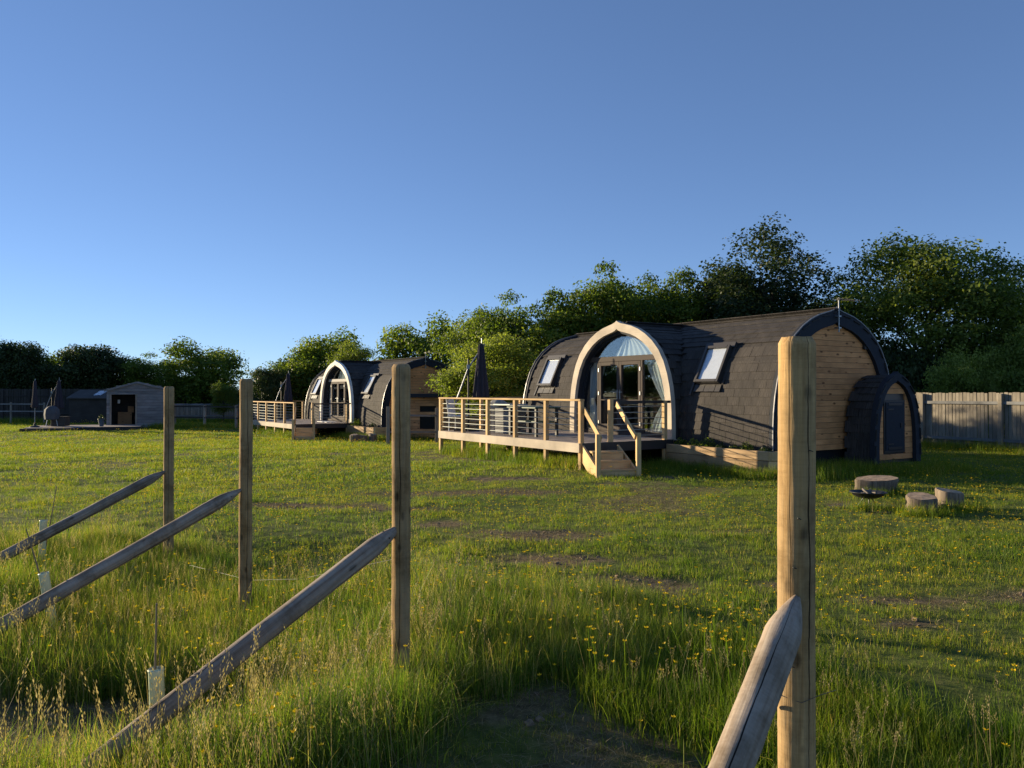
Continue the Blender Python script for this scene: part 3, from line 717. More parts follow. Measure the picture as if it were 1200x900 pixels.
ends = [(.775, 2.18, 1.02, (-.28, -.33, -.335)), (-.59, 4.23, .87, (-.81, -.58, -.60)), (-2.10, 6.2, .82, (-.81, -.58, -.50)), (-3.54, 8.17, .765, (-.81, -.58, -.50))]
blab = ['thick weathered brace leaning on the nearest post', 'long grey timber brace rising to the post left of centre', 'grey timber brace with pale pointed end on the third post away', 'farthest thin grey brace of the row']
for k, ((x, y, zt_, r, lb), (bx, by, bz, bd)) in enumerate(zip(POSTS, ends)):
    z0 = -.5; o = link('fence_post', log_mesh('fence_post', zt_-z0, r, 'post_wood', 40+k), None, (x, y, z0)); o.rotation_euler = (R([0, .3, 0, -.2][k]), R([.25, .15, .1, -.1][k]), [0.1, -.25, .35, .1][k])
    tag(o, lb, 'fence post', 'round fence posts')
    dv = Vector(bd).normalized(); L = 2.6 if k else 1.75; tip = Vector((bx, by, bz)); st = tip+dv*L
    o = link('timber_brace', log_mesh('timber_brace', L, .050 if k else .047, 'strut_wood', 60+k, point=.19 if k else .13), None, st)
    o.rotation_euler = (-dv).to_track_quat('Z', 'Y').to_euler(); tag(o, blab[k], 'brace', 'timber braces of the fence')
wr = empty('fence_wire', (.786, 2.23, 0), 0, 'thin galvanised wire wrapped round the nearest post', 'wire')
b_ = MB(); b_.tube([(.10, -.04, .765), (.052, -.05, .755), (0, -.053, .735), (-.051, -.02, .745), (-.10, .06, .75)], .0009, 6); o = b_.build('strand', 'wire', wr, smooth=True)
b_ = MB(); b_.tube([(-.60, 4.195, .70), (-.64, 4.24, .69), (-1.4, 5.3, .34), (-2.03, 6.2, .12), (-2.9, 7.2, .02)], .0010, 6); tag(b_.build('fence_wire', 'wire', smooth=True), 'loose low wire running away from the post left of centre', 'wire')
b_ = MB(); b_.tube([(-.085, -.02, .735), (-.145, .04, .725)], [.006, .004], 8); b_.build('wire_tensioner', 'wire', wr)
for sx_, sz_ in ((-.030, 1.10), (-.028, .955), (-.026, .94), (-.034, .83), (.012, 1.42), (-.02, 1.235)):
    b_ = MB(); yy = -math.sqrt(.05**2-sx_**2)-.001; b_.tube([(sx_, yy, sz_+.5), (sx_*1.02, yy-.004, sz_+.5), (sx_+.009, yy-.004, sz_+.497), (sx_+.010, yy, sz_+.497)], .0013, 5); b_.build('staple', 'black_metal', bpy.data.objects['fence_post'])
# nail heads holding the braces
for o_ in [q for q in bpy.data.objects if q.name.startswith('timber_brace')]:
    zl = 2.6 if o_.name != 'timber_brace' else 1.75
    for an_ in (0, 1.57, 3.14, 4.71):
        b_ = MB(); b_.tube([(.028*math.cos(an_), .028*math.sin(an_), zl-.10), (.038*math.cos(an_), .038*math.sin(an_), zl-.095)], .0038, 8); b_.build('nail', 'black_metal', o_)
# tree guards with canes
for k, (px, d, pyt, cane, lb) in enumerate(((190, 3.74, 781, ((-.03, 0, .25), (.012, 0, .92)), 'nearest pale green tree guard tube behind the long brace'),
                                         (70, 5.72, 668, ((.0, .0, .3), (-.06, 0, .95)), 'tilted tree guard tube with thin cane behind the third brace'),
                                         (49, 7.8, 609, ((.02, 0, .3), (.10, 0, .95)), 'farthest small tree guard at the left edge'))):
    x = PX(px, d); zt_ = ZP(pyt, d); z0 = zt_-.62; g = empty('tree_guard', (x, d, z0), 0, lb, 'tree guard', 'tree guards with canes'); g.rotation_euler = (0, R([-2, -9, 2][k]), .3)
    b_ = MB(); n = 16
    ro, ri = .034, .031
    pr_ = [(ro, 0), (ro, .60), (ro+.003, .61), (ri+.002, .62), (ri, .60), (ri, 0)]
    vs = [(q[0]*math.cos(6.2832*i/n), q[0]*math.sin(6.2832*i/n)*.85, q[1]) for q in pr_ for i in range(n)]
    b_.add(vs, [(j*n+i, j*n+(i+1) % n, (j+1)*n+(i+1) % n, (j+1)*n+i) for j in range(5) for i in range(n)]); b_.build('tube', 'guard', g, smooth=True)
    b_ = MB(); a_, c_ = Vector(cane[0]), Vector(cane[1]); b_.tube([a_, a_.lerp(c_, .5)+Vector((.004, 0, 0)), c_], [.006, .0055, .004], 7); b_.build('cane', 'bamboo', g)
    b_ = MB(); b_.tube([(0, 0, .1), (.008, .004, .55), (.02, 0, .70)], [.004, .003, .002], 6); b_.build('stem', 'bamboo', g)

# ------------------------------------------------------------------ stumps, fire bowl
def stump(x, y, rx, ry, h, seed, label, over=0.0):
    rs = np.random.default_rng(seed); r_ = empty('tree_stump', (x, y, G(x, y)-.05), rs.uniform(0, 6), label, 'stump', 'log stump seats')
    r_.rotation_euler = (0, 0, 0)
    n = 40; lv = [(0, 1.20), (.3, 1.05), (.7, 1.0), (.93, 1.02), (1, .96)]; ph = rs.uniform(0, 6, 4); vs = []
    rad = [1+.09*math.sin(2*a+ph[0])+.06*math.sin(3*a+ph[1])+.035*math.sin(7*a+ph[2])+.02*math.sin(13*a+ph[3])+.02*rs.normal() for a in np.linspace(0, 6.2832, n, endpoint=False)]
    for z, s in lv:
        for i in range(n):
            a = 6.2832*i/n; q = rad[i]*s; ox = over*z*max(0, math.cos(a))
            vs.append((rx*q*math.cos(a)+ox, ry*q*math.sin(a), (h+.05)*z+.028*math.sin(a+ph[3])*z))
    b_ = MB(); b_.add(vs, [(j*n+i, j*n+(i+1) % n, (j+1)*n+(i+1) % n, (j+1)*n+i) for j in range(4) for i in range(n)]); b_.build('bark', 'stump_bark', r_, smooth=True)
    b_ = MB(); b_.add([(v[0]*.99, v[1]*.99, v[2]+.002) for v in vs[-n:]]+[(over*.3, 0, h+.055)], [(i, (i+1) % n, n) for i in range(n)]); b_.build('cut_top', 'stump_top', r_)
stump(5.85, 12.9, .27, .22, .27, 3, 'wide flat stump with an overhanging edge behind the fire bowl', .10)
stump(5.52, 10.8, .20, .18, .23, 5, 'pale square cut stump in front of the round one')
stump(6.12, 11.2, .19, .19, .27, 8, 'round dark barked stump, rightmost of the three')
fx, fy = 5.03, 11.3; ar = MB(); ar.add([(fx+(.42+.09*math.sin(3*a)+.05*math.sin(7*a))*math.cos(a), fy+(.42+.09*math.sin(3*a)+.05*math.sin(7*a))*math.sin(a), G(fx, fy)+.012) for a in np.linspace(0, 6.2832, 36, endpoint=False)]+[(fx, fy, G(fx, fy)+.03)], [(i, (i+1) % 36, 36) for i in range(36)])
tag(ar.build('ash_patch', 'ash_ground'), 'scorched ashy ground under the fire bowl', kind='structure')
fb = empty('fire_bowl', (fx, fy, G(fx, fy)), 0, 'black metal fire bowl on short legs near the stumps', 'fire bowl')
n = 32; pr_ = [(.03, .14), (.12, .15), (.19, .18), (.235, .225), (.25, .228), (.25, .236), (.23, .236), (.18, .195), (.11, .17), (.0, .165)]
b_ = MB(); b_.add([(q[0]*math.cos(6.2832*i/n), q[0]*math.sin(6.2832*i/n), q[1]) for q in pr_ for i in range(n)], [(j*n+i, j*n+(i+1) % n, (j+1)*n+(i+1) % n, (j+1)*n+i) for j in range(len(pr_)-1) for i in range(n)]); b_.build('bowl', 'black_metal', fb, smooth=True)
for k in range(3):
    a = k*2.09+.3; b_ = MB(); b_.tube([(.05*math.cos(a), .05*math.sin(a), .16), (.17*math.cos(a), .17*math.sin(a), -.03)], .012, 6); b_.build('leg', 'black_metal', fb)
b_ = MB()
for k in range(6): a = k*.9; b_.tube([(.15*math.cos(a), .15*math.sin(a), .19), (-.12*math.cos(a+.4), -.12*math.sin(a+.4), .21+.01*k)], .017, 6)
b_.build('charred_wood', 'ash', fb)

# ------------------------------------------------------------------ fences
def picket_fence(A, B, h, base, label, pickets=True, n_post=None, mat='grey_board_z', pw=.10, front=1, single=True, rails=(.35, 1.12), name='wooden_fence', post_h=None):
    A = Vector(A); B = Vector(B); L = (B-A).length; a = math.atan2(B.y-A.y, B.x-A.x); r_ = empty(name, (A.x, A.y, 0), a, label, 'fence')
    me = None; mbj = MB(); k = 0; x = 0
    gA, gB = G(A.x, A.y), G(B.x, B.y)
    gr = lambda x: (gA+(gB-gA)*x/L) if base is None else base
    if pickets:
        metas = []
        for q in range(5):
            b2 = MB(); b2.box((0, 0, h/2), (pw-.004-.003*q, .018, h-.012*q)); metas.append(b2.mesh('picket', mat))
        while x < L:
            if single and k < 300:
                o = link('picket', random.choice(metas), r_, (x, front*-.03+random.uniform(-.003, .003), gr(x)-.02)); o.rotation_euler = (0, random.uniform(-.008, .008), 0)
            else: mbj.box((x, front*-.03, gr(x)+h/2), (pw-.006, .018, h+random.uniform(-.02, .02)))
            x += pw+random.uniform(0, .012)+(random.random() < .12)*.012; k += 1
        if mbj.v: tag(mbj.build('picket', mat, r_), kind='stuff')
    n_ = n_post or int(L/2.1); ph = post_h or h-.12
    for q in range(n_+1):
        x = L*q/n_; b2 = MB(); b2.box((0, 0, ph/2-.15), (.11, .11, ph+.3)); b2.build('post', 'grey_board_z' if mat != 'dark_board' else mat, r_, loc=(x, front*.055, gr(x)), bevel=.006)
    for z in rails:
        for q in range(n_):
            x0, x1 = L*q/n_, L*(q+1)/n_; b2 = MB(); b2.beam((x0+.056, front*.02, gr(x0)+z), (x1-.056, front*.02, gr(x1)+z), .045, .085); b2.build('rail', 'grey_board_x' if mat != 'dark_board' else mat, r_)
    return r_
f1 = (PX(1082, 24.6), 24.6); f2 = (PX(1174, 22.5), 22.5); dx, dy = f2[0]-f1[0], f2[1]-f1[1]
fA = (f1[0]-dx*2, f1[1]-dy*2); fB = (f1[0]+dx*6, f1[1]+dy*6)
picket_fence(fB, fA, 1.68, None, 'weathered close board fence running right from the near pod', n_post=8, front=1, rails=(.30, 1.36), post_h=1.62)
picket_fence((PX(205, 54), 54), (PX(345, 55), 55), 1.22, None, 'low grey board fence between the shed and far pod', single=True, pw=.15, n_post=4, front=-1)
picket_fence((PX(-60, 53), 53), (PX(128, 54), 54), 2.2, None, 'tall dark board fence at the far left behind the parasols', mat='dark_board', pw=.15, n_post=6, front=-1, rails=(.5, 1.7))
def rail_fence(pts, h, zs, label, mat='grey_board_x', pm='grey_board_z', w_=.09):
    r_ = empty('rail_fence', (pts[0][0], pts[0][1], 0), 0, label, 'fence'); o0 = Vector((pts[0][0], pts[0][1], 0))
    P3 = [Vector((x, y, G(x, y)))-o0 for x, y in pts]
    for p in P3: b2 = MB(); b2.box((0, 0, h/2-.1), (w_, w_, h+.2)); b2.build('post', pm, r_, loc=p, bevel=.005)
    for a_, c_ in zip(P3, P3[1:]):
        for z in zs: b2 = MB(); b2.beam(a_+Vector((0, -.05, z)), c_+Vector((0, -.05, z)), .035, .07); b2.build('rail', mat, r_)
rail_fence([(PX(205, 45), 45), (PX(240, 44), 44), (PX(277, 43), 43), (PX(300, 43), 43)], 1.25, (.55, 1.15), 'thin post and rail fence standing on the lawn left of the far pod deck', 'dark_board', 'grey_board_z', .12)
rail_fence([(PX(455, 28.5), 28.5), (PX(512, 30), 30), (PX(560, 31.5), 31.5)], 1.35, (.45, 1.05), 'post and rail fence in front of the timber store by the far pod', 'grey_board_x', 'grey_board_z', .12)
rail_fence([(PX(-20, 50), 50), (PX(13, 50), 50), (PX(52, 50), 50)], 1.3, (.75, 1.2), 'pale post and rail fence at the left edge before the dark fence')

# ------------------------------------------------------------------ timber store beside the far pod
tx0, tx1, ty = PX(470, 33.5), PX(560, 33.5), 33.5; gb = G(tx0+1, ty)
st = empty('timber_store', ((tx0+tx1)/2, ty, gb), 0, 'low timber store with flat dark roof in front of the far pod gable', 'shed'); wd = tx1-tx0
hole = (PX(492, ty)-(tx0+tx1)/2, PX(511, ty)-(tx0+tx1)/2)
z = .05; k = 0
while z < 1.72:
    segs = [(-wd/2, wd/2)]
    if .35 < z+.06 < 1.0 or 1.15 < z+.06 < 1.34: segs = [(-wd/2, hole[0]), (hole[1], wd/2)]
    for a_, c_ in segs: b2 = MB(); b2.box(((a_+c_)/2, 0, z+.06), (c_-a_, .03, .112)); b2.build('plank', 'clad_x', st)
    z += .12
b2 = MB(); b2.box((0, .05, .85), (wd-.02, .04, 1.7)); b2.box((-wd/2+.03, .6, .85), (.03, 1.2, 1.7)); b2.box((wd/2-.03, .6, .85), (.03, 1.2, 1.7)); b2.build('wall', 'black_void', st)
b2 = MB(); b2.box((.15, .5, 1.81), (wd+.5, 1.6, .16)); b2.build('roof', 'charcoal', st, bevel=.01)
lg = [(PX(424, 31), 31, .24, .3), (PX(437, 31), 31, .16, .35), (PX(415, 30.6), 30.6, .14, .32)]
for k, (x, y, rx, h) in enumerate(lg): stump(x, y, rx, rx, h, 90+k, ['low dark log beside the planter of the far pod', 'small log next to the low dark log by the far pod', 'pale upright stump left of the small logs by the far pod'][k])

# ------------------------------------------------------------------ parasols
def lathe(mb, prof, n, fold=0.0, nf=8):
    vs = [((q[0]*(1+fold*math.sin(nf*6.2832*i/n)))*math.cos(6.2832*i/n), (q[0]*(1+fold*math.sin(nf*6.2832*i/n)))*math.sin(6.2832*i/n), q[1]) for q in prof for i in range(n)]
    mb.add(vs, [(j*n+i, j*n+(i+1) % n, (j+1)*n+(i+1) % n, (j+1)*n+i) for j in range(len(prof)-1) for i in range(n)]); return mb
def cantilever(loc, rz, label, s=1.0, cross=True):
    r_ = empty('cantilever_parasol', loc, rz, label, 'parasol', 'closed cantilever parasols'); r_.scale = (s,)*3
    b2 = MB(); b2.box((-.35, 0, .03), (.8, .06, .05)); b2.box((-.35, 0, .03), (.06, .8, .045)); b2.build('base', 'black_metal', r_)
    b2 = MB(); b2.tube([(-.35, 0, .04), (-.35, 0, 2.0)], .028, 10); b2.build('mast', 'black_metal', r_)
    b2 = MB(); b2.tube([(-.72, 0, .75), (-.35, 0, 1.75), (.10, 0, 2.42)], .022, 8); b2.build('arm', 'grey_metal', r_)
    b2 = MB(); b2.box((-.36, 0, 1.78), (.08, .08, .12)); b2.build('joint', 'grey_metal', r_)
    b2 = MB(); lathe(b2, [(.02, 2.44), (.07, 2.38), (.09, 2.1), (.13, 1.7), (.17, 1.3), (.20, 1.0), (.19, .92), (.12, .90)], 64, .22, 8); b2.build('canopy', 'parasol_fabric', r_, smooth=True)
    b2 = MB(); b2.prism([(-.07, 2.3), (-.25, .86), (-.17, .84), (-.03, 2.3)], lambda a_, c_, t: (a_, t, c_), -.05, .0); b2.build('canopy_flap', 'parasol_pale', r_)
    b2 = MB(); b2.tube([(.02, 0, 2.4), (.02, 0, 2.58)], .015, 8); b2.build('finial', 'grey_metal', r_)
p = pods[0](-5.72, -1.72, ZD); cantilever(p, .1, 'closed dark cantilever parasol on the deck of the near pod')
p = pods[1](-6.2, -.8, ZD); cantilever(p, .1, 'closed dark cantilever parasol on the deck of the far pod', .95)
cantilever((PX(69, 42), 42, -.2), .1, 'closed dark cantilever parasol on the low platform beside the barbecue', .98)
x, y = PX(41, 40.5), 40.5; um = empty('closed_parasol', (x, y, -.22), 0, 'slim closed parasol on a central pole at the platform left end', 'parasol')
b2 = MB(); b2.tube([(0, 0, 0), (0, 0, 2.45)], .022, 8); b2.build('pole', 'grey_metal', um)
b2 = MB(); lathe(b2, [(.02, 2.38), (.06, 2.3), (.10, 1.6), (.15, 1.05), (.13, .98), (.05, .98)], 48, .2, 6); b2.build('canopy', 'parasol_fabric', um, smooth=True)
b2 = MB(); lathe(b2, [(.22, 0), (.22, .05), (.05, .09), (.03, .25)], 20); b2.build('base', 'black_metal', um)

# ------------------------------------------------------------------ things on the near deck
L1 = pods[0]
def chair(loc, rz, label, mat='white_plastic'):
    r_ = empty('deck_chair', loc, rz, label, 'chair', 'chairs on the decks')
    b2 = MB(); b2.box((0, 0, .42), (.48, .46, .035)); b2.build('seat', mat, r_, bevel=.01)
    b2 = MB(); b2.box((0, .24, .68), (.46, .03, .48), rot=Matrix.Rotation(-.15, 3, 'X')); b2.build('backrest', mat, r_, bevel=.01)
    for sx in (-1, 1):
        for sy in (-1, 1): b2 = MB(); b2.tube([(sx*.21, sy*.2, 0), (sx*.20, sy*.19, .41)], .016, 8); b2.build('leg', mat, r_)
chair(L1(-5.95, -2.3, ZD), 1.2, 'small white chair at the left end of the near deck')
p = L1(-4.87, -1.7, ZD); bq = empty('barbecue', p, POD1[1], 'barbecue under a pale cover on the near deck', 'barbecue')
b2 = MB(); lathe(b2, [(.30, .0), (.29, .3), (.31, .62), (.27, .78), (.15, .86), (0, .88)], 40, .04, 7); b2.build('cover', 'stone', bq, smooth=True)
p = L1(-4.17, -1.73, ZD); sb = empty('storage_box', p, POD1[1], 'slatted pale storage box beside the barbecue on the near deck', 'box')
for q in range(6): b2 = MB(); b2.box((0, 0, .06+q*.115), (.75, .5, .10)); b2.build('slat', 'grey_board_x', sb, bevel=.006)
b2 = MB(); b2.box((0, 0, .75), (.82, .56, .04)); b2.build('lid', 'rail_tube', sb, bevel=.006)
p = L1(-3.0, -1.8, ZD); tb = empty('garden_table', p, POD1[1], 'dark green garden table on the near deck beside the storage box', 'table')
b2 = MB(); b2.box((0, 0, .70), (1.3, .75, .04)); b2.build('table_top', 'tub_green', tb, bevel=.008)
for sx in (-1, 1):
    for sy in (-1, 1): b2 = MB(); b2.box((sx*.58, sy*.3, .34), (.06, .06, .68)); b2.build('leg', 'black_metal', tb)
b2 = MB(); b2.box((0, 0, .35), (1.1, .5, .04)); b2.build('shelf', 'tub_green', tb)
L2 = pods[1]
p = L2(-1.7, -.5, ZD); mt = empty('door_mat', p, POD2[1], 'pale mat and boots by the doors of the far pod', 'mat')
b2 = MB(); b2.box((0, 0, .012), (1.2, .5, .02)); b2.build('mat', 'white_plastic', mt)

# ------------------------------------------------------------------ far left: platform, shed, cabin
xa, xb = PX(28, 39.5), PX(160, 41); pf = empty('low_platform', (xa, 39.5, -.42), math.atan2(2.0, xb-xa), 'low grey decked platform in front of the shed', 'deck')
Lp = math.hypot(xb-xa, 2.0)
b2 = MB(); b2.box((Lp/2, 0, .06), (Lp, .05, .26)); b2.build('fascia', 'dark_board', pf)
b2 = MB(); b2.box((0, 1.6, .06), (.05, 3.2, .26)); b2.build('fascia', 'dark_board', pf)
b2 = MB(); b2.box((1.2, -.25, .1), (2.6, .5, .16)); b2.build('sleeper_step', 'dark_board', pf)
dm = MB(); dm.box((0, 0, 0), (Lp-.03, .135, .03)); dm = dm.mesh('deck_board', 'deck_board')
for q in range(23): link('deck_board', dm, pf, (Lp/2, .1+q*.14, .185))
# barbecue and crate on it
x, y = PX(61, 41.3), 41.3; bq = empty('covered_barbecue', (x, y, -.2), 0, 'grey covered kettle barbecue on the low platform', 'barbecue')
b2 = MB(); lathe(b2, [(.33, .35), (.36, .6), (.33, .86), (.2, 1.0), (.06, 1.05), (.0, 1.06)], 40, .05, 6); b2.build('cover', 'cover_grey', bq, smooth=True)
for k in range(3): a = k*2.09; b2 = MB(); b2.tube([(.2*math.cos(a), .2*math.sin(a), .5), (.3*math.cos(a), .3*math.sin(a), 0)], .02, 6); b2.build('leg', 'grey_metal', bq)
x, y = PX(71, 41.6), 41.6; cr = empty('dark_box', (x, y, -.2), 0, 'dark storage box on the low platform beneath the parasol', 'box')
b2 = MB(); b2.box((0, 0, .22), (.72, .5, .44)); b2.build('body', 'dark_board', cr, bevel=.01); b2 = MB(); b2.box((0, 0, .465), (.76, .54, .04)); b2.build('lid', 'dark_board', cr, bevel=.008)
x, y = PX(119, 41), 41; pt = empty('flower_pot', (x, y, -.2), 0, 'blue grey pot with a small plant beside the shed opening', 'flower pot')
b2 = MB(); lathe(b2, [(.10, 0), (.15, .34), (.17, .35), (.17, .40), (.14, .40), (.13, .3), (0, .3)], 24); b2.build('pot', 'pot', pt)
# shed
sx0, sx1, sy = PX(125, 43), PX(193, 43), 43.0; W3 = 2.82; sh = empty('wooden_shed', (sx0, sy, G(sx0+1.5, sy)), .42, 'grey boarded garden shed with an open dark doorway', 'shed')
op0, op1, ot = .24, 1.40, 1.84; eL, eR, ap, ax_ = 2.04, 2.14, 2.46, 1.50
roofz = lambda x: eL+(ap-eL)*x/ax_ if x < ax_ else ap+(eR-ap)*(x-ax_)/(W3-ax_)
z = .0
while z < ap-.05:
    zt_ = z+.152
    xs0 = 0 if z < eL else ax_*(z-eL)/(ap-eL); xs1 = W3 if z < eR else W3-(W3-ax_)*(z-eR)/(ap-eR)
    if z < ot-.02: segs = [(xs0, op0), (op1, xs1)]
    else: segs = [(xs0, xs1)]
    for a_, c_ in segs:
        if c_-a_ > .03: b2 = MB(); b2.box(((a_+c_)/2, 0, min((z+zt_)/2, ap-.08)), (c_-a_, .028, .145), rot=Matrix.Rotation(.05, 3, 'X')); b2.build('board', 'grey_board_x', sh)
    z += .155
b2 = MB()
b2.box((0, 1.0, 1.0), (.03, 2.0, 2.0)); b2.box((W3, 1.0, 1.0), (.03, 2.0, 2.0)); b2.box((W3/2, 2.0, 1.1), (W3, .03, 2.2)); b2.box(((op1+W3)/2, .04, 1.0), (W3-op1, .03, 2.0)); b2.build('wall', 'dark_board', sh)
b2 = MB(); b2.box((W3/2, 1.0, .04), (W3, 2.0, .06)); b2.build('floor', 'dark_board', sh)
for a_, c_ in (((-.12, eL-.0), (ax_, ap+.04)), ((ax_, ap+.04), (W3+.12, eR-.0))):
    b2 = MB(); b2.prism([a_, c_, (c_[0], c_[1]+.04), (a_[0], a_[1]+.04)], lambda p_, q_, t: (p_, t, q_), -.12, 2.1); b2.build('roof', 'charcoal', sh)
    b2 = MB(); b2.beam((a_[0], -.135, a_[1]), (c_[0], -.135, c_[1]), .02, .10); b2.build('barge_board', 'grey_board_x', sh)
for xx in (op0-.05, op1+.04): b2 = MB(); b2.box((xx, -.03, ot/2), (.08, .03, ot)); b2.build('door_frame', 'grey_board_z', sh)
b2 = MB(); b2.box(((op0+op1)/2, -.03, ot+.04), (op1-op0+.2, .03, .08)); b2.build('door_frame', 'grey_board_x', sh)
b2 = MB(); b2.box((op0+.32, .9, 1.45), (.12, .05, .2)); b2.build('notice', 'white_plastic', sh)
b2 = MB(); b2.box((op0+.6, 1.6, .45), (.7, .4, .8)); b2.box((op0+.9, 1.75, 1.0), (.3, .3, .35)); b2.build('shelf_unit', 'clad_x', sh)
# cabin far behind
cx0, cx1, cy = PX(81, 50), PX(140, 50), 50.0; cb = empty('stable_cabin', (cx0, cy, G(cx0, cy)), 0, 'dark boarded cabin with pitched roof and skylight behind the shed', 'cabin')
W4 = cx1-cx0; b2 = MB(); b2.box((W4/2, 1.5, .82), (W4, 3, 1.64)); b2.build('wall', 'dark_board', cb)
b2 = MB(); b2.prism([(-.15, 1.60), (1.5, 2.12), (3.15, 1.60), (3.15, 1.52), (1.5, 2.02), (-.15, 1.52)], lambda a_, c_, t: (t, a_, c_), -.12, W4+.1); b2.build('roof', 'dark_board', cb)
b2 = MB(); b2.box((PX(111.5, 50)-cx0, .66, 1.905), (.46, .9, .03), rot=Matrix.Rotation(.305, 3, 'X')); b2.build('skylight', 'roof_glass', cb)

# ------------------------------------------------------------------ trees
def leaf_quads(P, Nn, size, rs, asp=.62):
    n = len(P); r_ = rs.normal(size=(n, 3)); T = np.cross(Nn, r_); T /= np.linalg.norm(T, axis=1)[:, None]+1e-9; B = np.cross(Nn, T)
    s = size*(.65+.7*rs.random(n))[:, None]
    a = P-T*s; b_ = P-B*s*asp+Nn*s*.12; c = P+T*s; d = P+B*s*asp-Nn*s*.10
    V = np.stack([a, b_, c, d], 1).reshape(-1, 3); return V, np.arange(4*n).reshape(-1, 4)
def tree_mesh(name, seed, W, H, trunk, nclump, nleaf, size, mat, kind='round', flat=.72, cr=.17):
    """returns crown mesh and trunk mesh; W crown width, H total height, trunk = height where the crown starts"""
    rs = np.random.default_rng(seed); CH = H-trunk; C = []
    while len(C) < nclump:
        p = rs.uniform(-1, 1, 3); 
        if kind == 'round': rr = np.linalg.norm(p*[1, 1, 1.0]); ok = .30 < rr < .86+.10*rs.normal()
        elif kind == 'point': t = (p[2]+1)/2; lim = max(0, 1-t**1.7)**.6*.95+.12; lim *= min(1, .6+t*2); rr = np.hypot(p[0], p[1]); ok = rr < lim*(.9+.25*rs.normal()) and rr < 1
        elif kind == 'bush': rr = np.linalg.norm(p*[1, 1, .8]); ok = rr < .92 
        else: t = (p[2]+1)/2; lim = .45+.6*math.sin(math.pi*min(1, t*.9+.1)); rr = np.hypot(p[0], p[1]); ok = rr < lim*(.85+.2*rs.normal())
        if ok: C.append(p)
    C = np.array(C); ctr = C.copy(); ctr[:, :2] *= W/2*.86; ctr[:, 2] = trunk+CH*.5+C[:, 2]*CH*.46
    R_ = W*cr*(.6+.75*rs.random(nclump))
    if kind == 'point': R_ *= .75*(1.15-.5*(C[:, 2]+1)/2)
    w_ = R_**2; w_ /= w_.sum(); idx = rs.choice(nclump, nleaf, p=w_)
    D = rs.normal(size=(nleaf, 3)); D /= np.linalg.norm(D, axis=1)[:, None]
    D[:, 2] = np.where(rs.random(nleaf) < .35, np.abs(D[:, 2]), D[:, 2])
    rad = R_[idx]*(.45+.62*rs.random(nleaf)**.6)
    # stray sprays break the clump outlines
    lump = 1+.35*np.sin(D[:, 0]*5+idx)*np.sin(D[:, 1]*4+idx*2)+.2*np.sin(D[:, 2]*7+idx)
    P = ctr[idx]+D*(rad*lump)[:, None]*np.array([1, 1, flat if kind != 'point' else 1.5])
    P += rs.normal(size=P.shape)*size*.8
    P[:, 2] = np.maximum(P[:, 2], .05)
    Nn = D*.7+rs.normal(size=D.shape)*.55+np.array([0, 0, .45]); Nn /= np.linalg.norm(Nn, axis=1)[:, None]
    lo, hi = np.percentile(P, [1.0, 99.3], axis=0); k_ = np.array([W/(hi[0]-lo[0]), W/(hi[1]-lo[1])]); c_ = (lo[:2]+hi[:2])/2
    P[:, :2] = (P[:, :2]-c_)*k_; ctr[:, :2] = (ctr[:, :2]-c_)*k_; kz = (H-.1)/hi[2]; P[:, 2] *= kz; ctr[:, 2] *= kz
    V, Fq = leaf_quads(P, Nn, size, rs)
    tint = np.clip(.5+.18*rs.normal(size=nleaf)+.22*np.sin(idx*1.7), 0, 1)
    cm = npmesh(name+'_crown', V, Fq, mat, tint)
    tb_ = MB(); r0 = max(.05, H*.022); ns = 1 if kind != 'multi' else 4
    for q in range(ns):
        off = rs.normal(size=2)*W*.10*(ns > 1); top = Vector((off[0]*2.2, off[1]*2.2, trunk+CH*(.72)))
        m1 = Vector((off[0]*1.1+rs.normal()*.08, off[1]*1.1+rs.normal()*.08, top.z*.45))
        r1 = r0/(ns**.6)
        tb_.tube([(off[0]*.3, off[1]*.3, -.3), (off[0]*.4, off[1]*.4, .1), m1, top], [r1*1.3, r1, r1*.7, r1*.2], 9)
        for j in rs.choice(nclump, min(nclump, 16 if ns == 1 else 8), replace=False):
            e = Vector(ctr[j]); t = min(.85, max(.25, (e.z-.3*abs(e.x))/top.z*.7)); s0 = m1.lerp(top, (t-.45)/.55) if t > .45 else Vector((off[0]*.4, off[1]*.4, .1)).lerp(m1, t/.45)
            mid = s0.lerp(e, .5)+Vector((rs.normal()*.15, rs.normal()*.15, .12*W/4)); rb = r1*.42
            tb_.tube([s0, mid, e], [rb, rb*.6, rb*.15], 6)
    tm_ = tb_.mesh(name+'_trunk', 'bark', smooth=True, fixn=False)
    return cm, tm_, H
